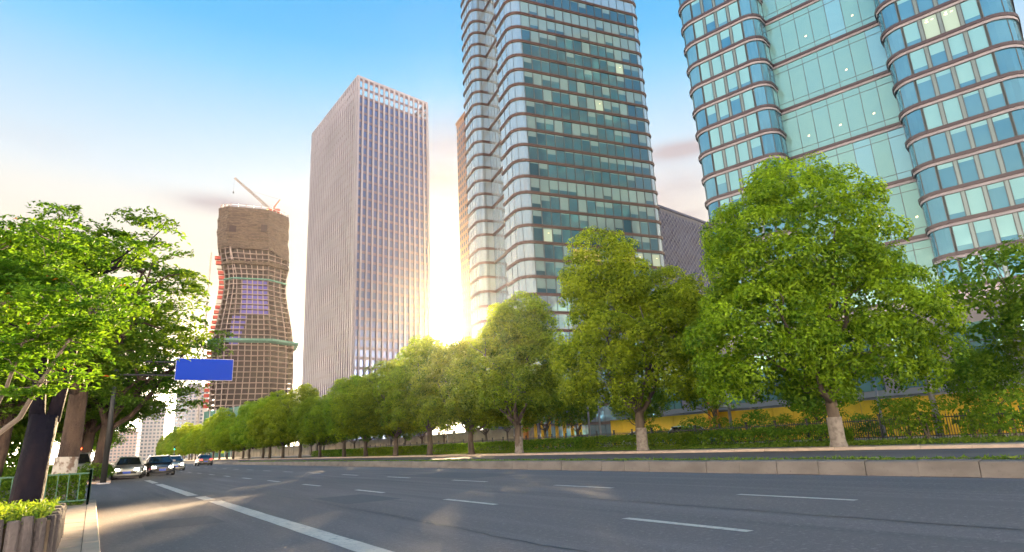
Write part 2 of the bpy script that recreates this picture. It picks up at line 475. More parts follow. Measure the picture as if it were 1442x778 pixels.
wavy_strip('tar_seam', 8.55, .035, 2, 60, M['tar'], .004, 1, .03)
wavy_strip('tar_seam', 12.4, .03, 2, 80, M['tar'], .004, 2, .03)
wavy_strip('tar_seam', 4.6, .025, 4, 40, M['tar'], .004, 3, .05)
for x0, x1, y0, y1 in ((4.9, 6.3, 14.5, 17.2), (11.2, 13.4, 20, 26), (.9, 2.2, 13.2, 15.0), (7.6, 8.4, 28, 34)):
    mb = MB(); mb.add([(x0, y0, .003), (x1, y0 + .05, .003), (x1 - .03, y1, .003), (x0 + .04, y1 - .04, .003)], [(0, 1, 2, 3)]); mb.build('asphalt_patch', M['patch'], road)

# near pavement with slabs and kerb stones
pav = MB(); pav.box(-9, .199, -10, 24.2, -.02, .085)
pav = pav.build('pavement', M['mortar']); tag(pav, 'beige stone pavement strip beside the log planter', 'pavement', kind='structure')
rg = random.Random(3)
kme = {}
for i in range(24):
    L = .985; mbk = MB(); y0 = -1 + i * 1.0 + .005
    if 0 not in kme:
        b = MB(); b.add([(-.105, 0, 0), (.098, 0, 0), (.098, L, 0), (-.105, L, 0), (-.105, 0, .125), (.085, 0, .125), (.085, L, .125), (-.105, L, .125), (.098, 0, .11), (.098, L, .11)],
                        [(4, 5, 6, 7), (5, 8, 9, 6), (8, 1, 2, 9), (0, 4, 7, 3), (0, 1, 8, 5, 4), (3, 7, 6, 9, 2)])
        kme[0] = b.mesh('kerb_stone', M['kerb'])
    obj('kerb_stone', kme[0], pav, (.105, y0, rg.uniform(-.003, .004)))
b = MB(); b.box(0, .392, 0, .585, 0, .122); slab_me = b.mesh('paving_slab', M['slab'])
for i in range(40):
    for j in range(5):
        if i < 12 and j > 1: continue
        obj('paving_slab', slab_me, pav, (-.4 - j * .4, -.6 + i * .594 + (.28 if j % 2 else 0), rg.uniform(-.004, .004)))

# far pavement beyond the side street, right-hand pavement
fp = MB(); fp.box(-60, .998, 43.6, 900, -.02, .12); fp = fp.build('pavement', M['slab']); tag(fp, 'far pavement past the side street under the street trees', 'pavement', kind='structure')
for i in range(30): obj('kerb_stone', kme[0], fp, (.9, 43.7 + i, .012))
rp = MB(); rp.box(31.2, 62, -40, 900, -.02, .11); rp = rp.build('pavement', M['slab']); tag(rp, 'right-hand pavement under the row of dense trees', 'pavement', kind='structure')
verge = sheet('grass_verge', [(33.6, 41.6, -30, 900)], .114, M['ground']); tag(verge, 'green verge between the pavement and the iron fence', 'verge')
b = MB(); b.box(0, .25, 0, 1.98, 0, .15); rk = b.mesh('kerb_stone', M['kerb'])
for i in range(60): obj('kerb_stone', rk, rp, (30.95, -10 + i * 2.0, -.01))

# concrete median
med = MB(); med.box(15.85, 16.55, -40, 900, -.02, .30); med = med.build('median', M['soil'])
tag(med, 'low stained concrete median wall along the far lane', 'median', kind='structure')
def median_block(L):
    b = MB(); c = .007
    b.add([(0, c, 0), (.24, c, 0), (.24, L - c, 0), (0, L - c, 0), (.025, c, .315), (.05, c, .34), (.24, c, .36), (.24, L - c, .36), (.05, L - c, .34), (.025, L - c, .315)],
          [(5, 6, 7, 8), (4, 5, 8, 9), (0, 4, 9, 3), (0, 1, 6, 5, 4), (3, 9, 8, 7, 2), (1, 2, 7, 6)])
    return b.mesh('concrete_block', M['conc'])


blk_s, blk_l = median_block(1.2), median_block(6.0)
rg = random.Random(41)
for i in range(110): obj('concrete_block', blk_s, med, (15.6 + rg.uniform(-.012, .012), -6 + i * 1.2, rg.uniform(-.012, .008)), (0, 0, rg.uniform(-.004, .004)))
for i in range(30): obj('concrete_block', blk_l, med, (15.6, 126 + i * 6.0, 0))
for i in range(40): obj('concrete_block', blk_l, med, (16.8, -14 + i * 6.0, 0), (0, 0, math.pi))


def strip_leaves(name, seed, x0, x1, y0, y1, z0, h, n, leaf, m, box=False, aspect=.5, upn=.5, skew=0):
    rg = np.random.default_rng(seed)
    P = rg.random((n, 3)) * [x1 - x0, y1 - y0, 1] + [x0, y0, 0]
    if box:      # leaves gathered on the clipped faces
        f = rg.random(n); P[:, 2] = np.where(f < .5, 1 - rg.random(n) ** 2 * .12, P[:, 2])
        sx = (f >= .5) & (f < .8); P[sx, 0] = np.where(rg.random(sx.sum()) < .65, x0, x1) + rg.normal(0, .03, sx.sum())
        sy = f >= .8; P[sy, 1] = np.where(rg.random(sy.sum()) < .7, y0, y1) + rg.normal(0, .03, sy.sum())
    else:
        P[:, 2] = rg.random(n) ** 1.4
    P[:, 2] = z0 + P[:, 2] * h * (1 + .18 * np.sin(P[:, 1] * 1.7 + seed) + rg.normal(0, .06, n))
    Nn = rg.normal(size=(n, 3)) + [0, 0, upn]
    return leaves_mesh(name, P, Nn, leaf, m, seed, aspect)


go = obj('grass', strip_leaves('grass', 11, 15.86, 16.54, -12, 90, .30, .09, 16000, .13, M['grass'], aspect=.25, upn=-.3))
tag(go, 'short green grass growing in the top of the concrete median', 'grass', kind='stuff')
go = obj('grass', strip_leaves('grass', 12, 33.6, 41.6, 4, 110, .11, .12, 26000, .22, M['grass'], aspect=.3))
tag(go, 'short grass and ground cover in front of the iron fence', 'grass', kind='stuff')

# ------------------------------------------------------------------ glass towers
def rounded(poly, n=6):
    """poly: (x,y,r) counter-clockwise -> list of (points of this corner)"""
    out = []
    for i, (x, y, r) in enumerate(poly):
        p = Vector((x, y)); a = Vector(poly[i - 1][:2]); c = Vector(poly[(i + 1) % len(poly)][:2])
        if r <= 0: out.append([p]); continue
        d0, d1 = (a - p).normalized(), (c - p).normalized()
        pts = []
        s, e = p + d0 * r, p + d1 * r; cen = p + (d0 + d1) * r
        a0 = math.atan2(s.y - cen.y, s.x - cen.x); a1 = math.atan2(e.y - cen.y, e.x - cen.x)
        da = (a1 - a0 + math.pi) % (2 * math.pi) - math.pi
        for k in range(n + 1): pts.append(cen + Vector((math.cos(a0 + da * k / n), math.sin(a0 + da * k / n))) * r)
        out.append(pts)
    return out


def strip(mb, pts, prof, mi, closed=False):
    """sweep profile [(out,z)] along plan points (outward is to the right)"""
    n = len(pts); cols = []
    for i, p in enumerate(pts):
        a = pts[i - 1] if (i or closed) else p; c = pts[(i + 1) % n] if (i < n - 1 or closed) else p
        t1 = (p - a); t2 = (c - p)
        if t1.length < 1e-6: t1 = t2
        if t2.length < 1e-6: t2 = t1
        n1 = Vector((t1.y, -t1.x)).normalized(); n2 = Vector((t2.y, -t2.x)).normalized()
        nn = (n1 + n2).normalized(); k = 1 / max(.35, nn.dot(n1))
        cols.append([(p.x + nn.x * o * k, p.y + nn.y * o * k, z) for o, z in prof])
    for i in range(n if closed else n - 1):
        A, B = cols[i], cols[(i + 1) % n]
        for j in range(len(prof) - 1):
            mb.add([A[j], B[j], B[j + 1], A[j + 1]], [(0, 1, 2, 3)], mi[j])


def glass_mat(name, col, metal=.55, rough=.06, col2=None):
    m = bpy.data.materials.new(name); m.use_nodes = True
    t = m.node_tree; p = t.nodes['Principled BSDF']
    oi = t.nodes.new('ShaderNodeObjectInfo'); geo = t.nodes.new('ShaderNodeNewGeometry')
    nz = t.nodes.new('ShaderNodeTexNoise'); nz.inputs['Scale'].default_value = .35; nz.inputs['Detail'].default_value = 2
    t.links.new(geo.outputs['Position'], nz.inputs['Vector'])
    av = t.nodes.new('ShaderNodeMath'); av.operation = 'MULTIPLY_ADD'; av.inputs[1].default_value = .6
    t.links.new(oi.outputs['Random'], av.inputs[0])
    ns = t.nodes.new('ShaderNodeMath'); ns.operation = 'MULTIPLY'; ns.inputs[1].default_value = .45
    t.links.new(nz.outputs[0], ns.inputs[0]); t.links.new(ns.outputs[0], av.inputs[2])
    mx = t.nodes.new('ShaderNodeMix'); mx.data_type = 'RGBA'; mx.inputs[6].default_value = (*col, 1)
    mx.inputs[7].default_value = (*(col2 or tuple(c * .72 for c in col)), 1)
    t.links.new(av.outputs[0], mx.inputs[0]); t.links.new(mx.outputs[2], p.inputs['Base Color'])
    p.inputs['Metallic'].default_value = metal; p.inputs['Roughness'].default_value = rough
    p.inputs['Specular IOR Level'].default_value = .9
    # slight pillowing of each sheet of glass
    nb = t.nodes.new('ShaderNodeTexNoise'); nb.inputs['Scale'].default_value = .55; nb.inputs['Detail'].default_value = 1
    t.links.new(geo.outputs['Position'], nb.inputs['Vector'])
    bp = t.nodes.new('ShaderNodeBump'); bp.inputs['Strength'].default_value = .22; bp.inputs['Distance'].default_value = .12
    t.links.new(nb.outputs[0], bp.inputs['Height']); t.links.new(bp.outputs[0], p.inputs['Normal'])
    return m


def lit_mat(name, col, emit):
    m = mat(name, col, .12, metal=.2, spec=.8, emit=emit); return m


M['band_dark'] = mat('band_dark', (.035, .022, .030), .45)
M['band_pink'] = mat('band_pink', (.205, .190, .220), .55, noise=[(.5, (.165, .152, .180), .4, .65)])
M['band_brown'] = mat('band_brown', (.050, .021, .022), .5, noise=[(.4, (.036, .017, .018), .4, .65)])
M['band_brown_low'] = mat('band_brown_low', (.079, .043, .040), .55)
M['g4'] = glass_mat('glass_blue', (.170, .374, .477), .6, .05, (.059, .212, .358))
M['g4_blind'] = glass_mat('glass_blind', (.172, .378, .447), .40, .14, (.224, .430, .464))
M['g4_recess'] = glass_mat('glass_green', (.232, .430, .413), .50, .07, (.189, .387, .430))
M['g4_mull'] = mat('mullion_panel', (.145, .191, .205), .4, metal=.4)
M['frame_dark'] = mat('frame_dark', (.045, .06, .07), .45)
M['g3'] = glass_mat('glass_teal', (.090, .194, .258), .6, .04, (.043, .105, .155))
M['g3_blind'] = glass_mat('glass_teal_blind', (.146, .222, .249), .35, .12, (.185, .271, .288))
M['g3_skylit'] = glass_mat('glass_teal_skylit', (.435, .515, .564), .7, .05, (.317, .416, .495))  # pale copy of the teal glass, mirrored bright sky put into its colour
M['g_lit'] = lit_mat('window_lit', (.5, .40, .16), ((1.0, .62, .14), .085))
M['g_lit_soft'] = lit_mat('window_lit_soft', (.18, .30, .30), ((1.0, .78, .34), .035))
M['lum'] = mat('ceiling_light', (.9, .8, .5), .5, emit=((1.0, .74, .28), .32))
M['core'] = mat('tower_core', (.05, .065, .07), .6)


def pane_mesh(name, w, h, glass, blind, frac, low=None, lit=None, spots=0):
    """one window: dark frame, sheet of glass, roller blind behind the upper part"""
    mb = MB(); f = .06; mats = [glass, blind, M['frame_dark'], lit or glass, M['lum']]
    mb.box(-w / 2, w / 2, -.05, .04, 0, f, 2); mb.box(-w / 2, w / 2, -.05, .04, h - f, h, 2)
    mb.box(-w / 2, -w / 2 + f, -.05, .04, f, h - f, 2); mb.box(w / 2 - f, w / 2, -.05, .04, f, h - f, 2)
    zb = h - f - frac * (h - 2 * f)
    if frac < .98: mb.add([(-w / 2 + f, 0, f), (w / 2 - f, 0, f), (w / 2 - f, 0, zb), (-w / 2 + f, 0, zb)], [(0, 1, 2, 3)], 3 if lit else 0)
    if frac > .02: mb.add([(-w / 2 + f, -.004, zb), (w / 2 - f, -.004, zb), (w / 2 - f, -.004, h - f), (-w / 2 + f, -.004, h - f)], [(0, 1, 2, 3)], 1)
    rr = random.Random(hash(name) % 91 + spots)
    for k in range(spots):
        x = rr.uniform(-w * .38, w * .3); z = rr.uniform(h * .55, h * .85)
        mb.add([(x, -.012, z), (x + w * .16, -.012, z + .03), (x + w * .16, -.012, z + .13), (x, -.012, z + .10)], [(0, 1, 2, 3)], 4)
    return mb.mesh('pane', mats)


def glass_tower(name, label, loc, rz, poly, recess, floors, fh, band, mats_band, pane_w, gap, variants, weights, tall_variants,
                corner_glass, mull_mat, vis, recess_every=2, side_variants=None, seed=1):
    """H-plan tower. recess = (index of first recess vertex, second): the straight back wall of the notch.
    vis(segment index, floor) -> True where the photograph shows the panes singly."""
    rg = random.Random(seed)
    root = thing(name, label, 'tower', loc, rz)
    cor = rounded(poly); n = len(poly); H = floors * fh
    i0, i1 = recess
    # bay path: from second recess vertex round to the first
    order = [(i1 + k) % n for k in range(n)]
    bay = []
    for k in order: bay += cor[k]
    # core body just behind the skin
    full = [p for c in cor for p in c]
    mb = MB(); strip(mb, full, [(-.12, 0), (-.12, H)], [0], True)
    b0 = len(mb.V); mb.V += [(p.x, p.y, H) for p in full]; mb.F.append(tuple(range(b0, b0 + len(full)))); mb.M.append(0)
    mb.build('core', M['core'], root)
    # bands: one ring per floor, shared data
    d_out, d_h, p_out, p_h = band
    prof = [(0, d_h), (d_out, d_h), (d_out, 0), (p_out, 0), (p_out, -p_h), (0, -p_h)]
    mb = MB(); strip(mb, bay, prof, [0, 0, 0, 1, 1]); ring = mb.mesh('floor_band', mats_band)
    mb = MB(); strip(mb, [cor[i0][-1], cor[i1][0]], prof, [0, 0, 0, 1, 1]); rband = mb.mesh('recess_band', mats_band)
    for f in range(1, floors + 1):
        obj('floor_band', ring, root, (0, 0, f * fh))
        if f % recess_every == 0: obj('recess_band', rband, root, (0, 0, f * fh))
    mb = MB(); strip(mb, full, [(0, 0), (.25, 0), (.25, 1.6), (0, 1.6)], [0, 0, 0], True); mb.build('parapet', mats_band, root, (0, 0, H))
    gh = fh - p_h - d_h - .02; gz = d_h + .01
    # glass of rounded corners: one curved sheet per corner and floor
    for ci, c in enumerate(cor):
        if len(c) < 3: continue
        mb = MB(); strip(mb, c, [(-.02, 0), (-.02, gh)], [0])
        for p in (c[0], c[-1], c[len(c) // 2]): mb.box(p.x - .05, p.x + .05, p.y - .05, p.y + .05, 0, gh, 1)
        cm = mb.mesh('corner_glass', [corner_glass, M['frame_dark']])
        seen = poly[ci][1] < 35
        if seen:
            for f in range(0, floors): obj('corner_glass', cm, root, (0, 0, f * fh + gz))
        else:
            mb = MB()
            for f in range(0, floors): strip(mb, c, [(-.02, f * fh + gz), (-.02, f * fh + gz + gh)], [0])
            mb.build('corner_glass', corner_glass, root)
    # straight runs
    rest = MB(); mull = MB(); count = 0
    mesh_cache = {}
    for s in range(n):
        a = cor[s][-1]; b = cor[(s + 1) % n][0]; t = b - a; L = t.length
        if L < 1.0: continue
        t.normalize(); ang = math.atan2(t.y, t.x); nn = Vector((t.y, -t.x))
        is_rec = (s == i0)
        step = recess_every if is_rec else 1
        k = max(1, round(L / (pane_w + gap))); pitch = L / k; w = pitch - (.10 if is_rec else gap)
        hh = (gh if not is_rec else fh * recess_every - p_h - d_h - .02)
        vs = tall_variants if is_rec else (side_variants or variants) if s != vis.main else variants
        for f in range(0, floors, step):
            run = rg.random()
            for j in range(k):
                c = a + t * pitch * (j + .5); z = f * fh + gz
                wt = weights(s, f, j, rg, run) if not is_rec else rg.randrange(len(vs))
                wt = min(wt, len(vs) - 1)
                if vis(s, f, j) and count < 300:
                    key = (is_rec, id(vs), wt, round(w, 2))
                    if key not in mesh_cache: mesh_cache[key] = vs[wt](w, hh)
                    obj('pane', mesh_cache[key], root, (c.x, c.y, z), (0, 0, ang)); count += 1
                else:
                    rot = Matrix.Rotation(ang, 4, 'Z'); rot.translation = (c.x, c.y, z)
                    rest.box(-w / 2, w / 2, -.03, .02, 0, hh, 1 if wt % 2 else 0, rot)
            for j in range(k + 1):
                c = a + t * pitch * j; wm = (gap if not is_rec else .10) - .012
                rot = Matrix.Rotation(ang, 4, 'Z'); rot.translation = (c.x, c.y, f * fh + gz)
                if 0 < j < k or is_rec:
                    mull.box(-wm / 2, wm / 2, (-.02 if gap > .3 else -.10), .03, 0, hh, 1 if is_rec else 0, rot)
                    if gap > .3 and not is_rec:
                        mull.box(-wm / 2 - .03, -wm / 2 + .04, -.12, -.021, 0, hh, 1, rot); mull.box(wm / 2 - .04, wm / 2 + .03, -.12, -.021, 0, hh, 1, rot)
    if rest.V: tag(rest.build('pane_mass', [variants[0].glass, variants[0].blind] if not side_variants else [side_variants[0].glass, side_variants[0].blind], root), kind='stuff')
    tag(mull.build('mullion_mass', [mull_mat, M['frame_dark']], root), kind='stuff')
    return root


class Var:
    def __init__(s, glass, blind, frac, lit=None, spots=0, transom=False): s.glass, s.blind, s.frac, s.lit, s.spots, s.transom = glass, blind, frac, lit, spots, transom

    def __call__(s, w, h):
        if s.transom:
            mb = MB(); mats = [s.glass, M['frame_dark'], s.lit or s.glass, M['lum']]
            mb.add([(-w / 2, 0, 0), (w / 2, 0, 0), (w / 2, 0, h), (-w / 2, 0, h)], [(0, 1, 2, 3)], 2 if s.lit else 0)
            for z in (h * .13, h * .86): mb.box(-w / 2, w / 2, -.05, .02, z - .035, z + .035, 1)
            rr = random.Random(s.spots * 7 + 3)
            for k in range(s.spots):
                x = rr.uniform(-w * .4, w * .25); z = rr.uniform(h * .2, h * .5)
                mb.add([(x, -.01, z), (x + .28, -.01, z + .05), (x + .28, -.01, z + .28), (x, -.01, z + .2)], [(0, 1, 2, 3)], 3)
            return mb.mesh('pane', mats)
        return pane_mesh('pane%d' % (s.frac * 100), w, h, s.glass, s.blind, s.frac, None, s.lit, s.spots)


# right-hand tower
v4 = [Var(M['g4'], M['g4_blind'], .12), Var(M['g4'], M['g4_blind'], .80), Var(M['g4'], M['g4_blind'], 1.0), Var(M['g4'], M['g4_blind'], .18),
      Var(M['g4'], M['g4_blind'], .45), Var(M['g4'], M['g4_blind'], .0, M['g_lit_soft'], 4), Var(M['g4'], M['g4_blind'], .0)]
M['g4_recess_b'] = glass_mat('glass_green_blue', (.225, .440, .520), .5, .06, (.20, .42, .52))
v4t = [Var(M['g4_recess'], None, 0, transom=True) for _ in range(4)] + [Var(M['g4_recess'], None, 0, None, 1, True), Var(M['g4_recess_b'], None, 0, transom=True)]


def w4(s, f, j, rg, run):
    if f == 12 and s == 4: return 5 if rg.random() < .8 else 1
    x = rg.random()
    if run < .35: return 2 if x < .55 else 1 if x < .8 else 4
    if run > .75: return 0 if x < .5 else 3 if x < .75 else 6
    return (0, 1, 2, 3, 4, 2)[int(x * 6)]


def vis4(s, f, j): return s in (0, 2, 4) and 3 <= f <= 21


vis4.main = 0
glass_tower('glass_tower', 'blue glass tower with dark curved floor bands and a recessed green glass centre', (80.2, 62.2, 0), R(-76),
            [(0, 0, 3.0), (13.6, 0, 2.2), (13.6, 4.2, 0), (29.6, 4.2, 0), (29.6, 0, 2.6), (44, 0, 3.0), (44, 47, 3), (0, 47, 3)], (2, 3), 32, 4.2,
            (.34, .46, .20, .36), [M['band_dark'], M['band_pink']], 1.85, .46, v4, w4, v4t, M['g4'], M['g4_mull'], vis4, seed=4)

# middle tower
v3 = [Var(M['g3'], M['g3_blind'], .08), Var(M['g3'], M['g3_blind'], .95), Var(M['g3'], M['g3_blind'], .40), Var(M['g3'], M['g3_blind'], .0),
      Var(M['g3'], M['g3_blind'], .70), Var(M['g3'], M['g3_blind'], .1, M['g_lit_soft'], 1), Var(M['g3'], M['g3_blind'], .15, M['g_lit'], 0)]
v3s = [Var(M['g3_skylit'], M['g3_skylit'], .0), Var(M['g3_skylit'], M['g3_blind'], .3)]
v3t = [Var(M['g4_recess'], None, 0, transom=True), Var(M['g4_recess'], None, 0, transom=True)]


def w3(s, f, j, rg, run):
    x = rg.random()
    if s != 0: return 0 if x < .85 else 1
    if f == 10 and 4 <= j <= 16: return 6 if x < .45 else 5 if x < .7 else 1
    if x > .99: return 5
    if run < .3: return 1 if x < .65 else 4
    if run > .75: return 0 if x < .45 else 3 if x < .7 else 2
    return (0, 1, 2, 3, 4, 1)[int(x / .961 * 6) % 6]


def vis3(s, f, j): return s == 0 and 8 <= f <= 27


vis3.main = 0
glass_tower('glass_tower', 'tall teal glass tower with thin brown floor bands, right of the pale finned tower', (78.5, 112.3, 0), R(-11),
            [(0, 0, 3.2), (41, 0, 2.4), (41, 43.5, 3), (1.2, 43.5, 2.5), (1.2, 32, 2.6), (5.6, 32, 0), (5.6, 9.6, 0), (0, 9.6, .4)], (5, 6), 37, 4.2,
            (.40, .36, .28, .26), [M['band_brown'], M['band_brown_low']], 2.3, .16, v3, w3, v3t, M['g3_skylit'], M['frame_dark'], vis3, side_variants=v3s, seed=9)

# ------------------------------------------------------------------ pale finned tower
M['fin'] = mat('fin_stone', (.176, .170, .206), .6, noise=[(.05, (.150, .144, .179), .4, .65)])
M['fin_glass'] = glass_mat('fin_tower_glass', (.168, .237, .456), .7, .05, (.099, .149, .336))
M['fin_span'] = mat('spandrel', (.073, .050, .066), .5)
M['crown_glass'] = glass_mat('crown_glass', (.409, .462, .568), .6, .08)


def finned_tower():
    # corner nearest the camera, right-hand corner, left-hand corner (world metres)
    Y0 = 236.0
    A = Vector((.344 * Y0, Y0)); B = Vector((.4997 * Y0, 1.026 * Y0)); C = Vector((.3335 * Y0, 1.262 * Y0))
    root = thing('finned_tower', 'pale stone office tower with closely set vertical fins and a grid of small windows', 'tower', (A.x, A.y, 0))
    b, c = B - A, C - A; Dv = b + c
    H = .676 * Y0 + 1.2; fh = 4.0; floors = int(H / fh); top = floors * fh
    mb = MB()
    ring = [Vector((0, 0)), b, Dv, c]
    ins = [p + (Dv / 2 - p).normalized() * .3 for p in ring]
    strip(mb, ins, [(0, 0), (0, top - 2 * fh)], [0], True)
    b0 = len(mb.V); mb.V += [(p.x, p.y, top - 2 * fh) for p in ins]; mb.F.append((b0, b0 + 1, b0 + 2, b0 + 3)); mb.M.append(0)
    mb.build('glass_wall', M['fin_glass'], root)
    for (p, q, n, fw, fd) in ((Vector((0, 0)), b, 14, .90, .42), (c, Vector((0, 0)), 24, 1.05, .5), (b, Dv, 10, 1.2, .6), (Dv, c, 10, 1.2, .6)):
        t = (q - p); L = t.length; t.normalize(); ang = math.atan2(t.y, t.x); nn = Vector((t.y, -t.x))
        mbf = MB(); mbf.box(-fw / 2, fw / 2, -fd, .05, 0, H); fin = mbf.mesh('fin', M['fin'])
        for k in range(n + 1):
            pos = p + t * (L * k / n)
            if k in (0, n): pos = p + t * (fw / 2 + .02 if k == 0 else L - fw / 2 - .02)
            obj('fin', fin, root, (pos.x, pos.y, 0), (0, 0, ang))
        # spandrel of every floor, a narrow strip behind the fins
        ms = MB(); rot = Matrix.Rotation(ang, 4, 'Z'); rot.translation = (p.x, p.y, 0); ms.box(.1, L - .1, -.10, .0, 0, 1.2, 0, rot); sp = ms.mesh('spandrel', M['fin_span'])
        for f in range(1, floors + 1): obj('spandrel', sp, root, (0, 0, f * fh - .7))
    ms = MB(); strip(ms, [p + (p - Dv / 2).normalized() * .1 for p in ring], [(0, 0), (.25, 0), (.25, 1.1), (-.6, 1.1), (-.6, 0)], [0, 0, 0, 0], True); ms.build('parapet', M['fin'], root, (0, 0, H - .05))
    return root


finned_tower()

# ------------------------------------------------------------------ tower under construction
M['slab_conc'] = mat('raw_concrete', (.170, .136, .136), .85, noise=[(.12, (.12, .095, .096), .4, .65)])
M['shade_in'] = mat('interior_shade', (.014, .008, .012), .9, noise=[(.25, (.008, .005, .009), .4, .6)])  # near-black colour stands in for the shade inside the bare floors
M['netting'] = mat('brown_netting', (.050, .034, .027), .9, noise=[(.5, (.024, .016, .014), .45, .58, (.4, .4, 2.6)), (1.4, (.10, .076, .064), .58, .70, (.3, .3, 2.4))], bump=(.6, 1.0, .8))
M['teal_net'] = mat('teal_netting', (.066, .178, .158), .85, noise=[(.8, (.040, .125, .112), .4, .65)], bump=(.462, .528, .198))
M['film_blue'] = mat('blue_glazing', (.020, .014, .20), .3, metal=.2)
M['hoist_red'] = mat('hoist_red', (.330, .033, .023), .6)
M['hoist_white'] = mat('hoist_white', (.409, .370, .343), .6)
M['crane_white'] = mat('crane_white', (.12, .10, .095), .6)
M['crane_red'] = mat('crane_red', (.277, .026, .020), .6)
M['crane_yellow'] = mat('crane_yellow', (.495, .330, .013), .5)
CT = Vector((math.sin(R(10.6)), math.cos(R(10.6)))) * 520       # centre of its base


def construction_tower():
    az = R(10.6)
    root = thing('construction_tower', 'unfinished concrete tower of bare floors with a netting-wrapped top', 'tower', (CT.x, CT.y, 0), -az)
    fh = 4.0; floors = 48; Ht = floors * fh; rg = random.Random(5)

    def half(z):      # half width by height: wide foot, narrow waist, slightly wider head
        u = z / Ht
        if u < .40: return 28.9
        if u < .69: k = (u - .40) / .29; k = k * k * (3 - 2 * k); return 28.9 - 6.7 * k
        return 22.2 + 3.0 * min(1, (u - .69) / .11)

    def foot(z):
        w = half(z); u = z / Ht; sh = 2.0 - 2.4 * min(1, max(0, (u - .33) / .36)) - 3.6 * min(1, max(0, (u - .72) / .16))      # plan: square with a broad cut corner to the right
        return [Vector((-w + sh, -w * .55)), Vector((-w * .72 + sh, -w * .82)), Vector((w * .38 + sh, -w * .82)), Vector((w * .98 + sh, -w * .30)), Vector((w * .98 + sh, w * .7)), Vector((-w + sh, w * .7))]
    for f in range(1, floors + 1):
        z = f * fh
        if z > Ht * .82: break
        P = foot(z); mb = MB(); strip(mb, P, [(-4.0, .28), (.35, .28), (.35, -.28), (-4.0, -.28)], [0, 0, 0], True)
        mb.build('floor_slab', M['slab_conc'], root, (0, 0, z))
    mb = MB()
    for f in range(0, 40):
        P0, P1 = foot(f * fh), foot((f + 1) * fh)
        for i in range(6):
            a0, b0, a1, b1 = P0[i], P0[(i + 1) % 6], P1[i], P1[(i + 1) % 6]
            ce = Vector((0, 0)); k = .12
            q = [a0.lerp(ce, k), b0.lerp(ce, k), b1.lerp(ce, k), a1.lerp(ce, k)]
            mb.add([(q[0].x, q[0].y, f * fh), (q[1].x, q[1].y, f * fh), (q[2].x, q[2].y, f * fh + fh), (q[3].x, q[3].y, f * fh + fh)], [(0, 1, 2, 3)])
    mb.build('shade_core', M['shade_in'], root)
    # raking columns: run with the flare from foot to waist
    for i in range(6):
        n = (2, 6, 3, 4, 3, 3)[i]
        for k in range(n + 1):
            u = k / n
            pts = []
            for f in range(0, 41, 2):
                P = foot(f * fh); twist = .16 * math.sin(math.pi * f / 40) if i == 1 else 0
                uu = min(1, max(0, u + twist * (1 - u)))
                p = P[i].lerp(P[(i + 1) % 6], uu); pts.append((p.x, p.y, f * fh))
            mb = MB(); mb.tube(pts, .5, 4, cap=False); mb.build('column', M['slab_conc'], root)
    # blue glazing already fixed behind the middle floors
    for f in range(20, 33):
        P = foot(f * fh); u0, u1 = (.26, .97) if f > 25 else (.10, .30 + .03 * (f - 20))
        a, b = P[1].lerp(P[2], u0), P[1].lerp(P[2], u1)
        mb = MB(); mb.box(a.x, b.x, a.y + .9, a.y + 1.0, 0, 2.4 if f > 25 else 1.7); mb.build('glazing', M['film_blue'], root, (0, 0, f * fh + .5))
    # teal safety fan around the waist and a second small one
    for zz, out, h in ((.425 * Ht, 4.0, 1.8), (.685 * Ht, 1.2, .8)):
        P = foot(zz); mb = MB(); strip(mb, P, [(.4, 0), (out, h * .7), (out, h * 1.5), (.4, h * 1.2), (.4, 0)], [0] * 4, True); mb.build('safety_fan', M['teal_net'], root, (0, 0, zz))
    for zz in (.745 * Ht,):
        P = foot(zz); mb = MB(); strip(mb, P, [(.4, 0), (1.4, .5), (1.4, 2.8), (.4, 2.8)], [0] * 3, True); mb.build('scaffold_ring', M['netting'], root, (0, 0, zz))
    # netting-wrapped head with sagging, wavy hems
    z0, z1 = .815 * Ht, .985 * Ht; rows, nper = 10, 8
    grid = []
    for r_ in range(rows + 1):
        z = z0 + (z1 - z0) * r_ / rows; P = foot(z); row = []
        for i in range(6):
            for k in range(nper):
                u = k / nper; p = P[i].lerp(P[(i + 1) % 6], u); d = p.normalized() * (1.6 + .5 * math.sin(r_ * 2.1 + i) + rg.uniform(-.25, .25))
                wav = (-1.6 * math.sin(math.pi * u) * (1 if i in (1, 2) else .3) - (5.5 * u if i == 2 else 5.5 if i == 3 else 0)) * (1 - r_ / rows)
                row.append((p.x + d.x, p.y + d.y, z + wav))
        grid.append(row)
    mb = MB(); m = len(grid[0])
    for r_ in range(rows):
        for k in range(m): mb.add([grid[r_][k], grid[r_][(k + 1) % m], grid[r_ + 1][(k + 1) % m], grid[r_ + 1][k]], [(0, 1, 2, 3)])
    mb.add(grid[-1], [tuple(range(m))])
    net = mb.build('netting', M['netting'], root)
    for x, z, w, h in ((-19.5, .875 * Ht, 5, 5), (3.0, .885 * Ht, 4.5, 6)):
        mb = MB(); P = foot(z); y = P[1].y - 2.3; mb.box(x - w / 2, x + w / 2, y, y + .6, 0, h, 0); mb.build('opening_shade', M['shade_in'], net, (0, 0, z))  # dark box set on the netting, its colour stands in for a shaded hole
    # site railing and gear on the roof
    P = foot(z1)
    for i in range(6):
        for k in range(5):
            p = P[i].lerp(P[(i + 1) % 6], k / 5); mb = MB(); mb.box(-.35, .35, -.35, .35, 0, rg.uniform(2.2, 4.0)); mb.build('formwork_post', M['hoist_white'] if k % 2 else M['slab_conc'], root, (p.x, p.y, z1))
    mb = MB(); strip(mb, P, [(-.3, 2.2), (-.3, 2.6), (-.6, 2.6)], [0, 0], True); mb.build('roof_rail', M['hoist_white'], root, (0, 0, z1))
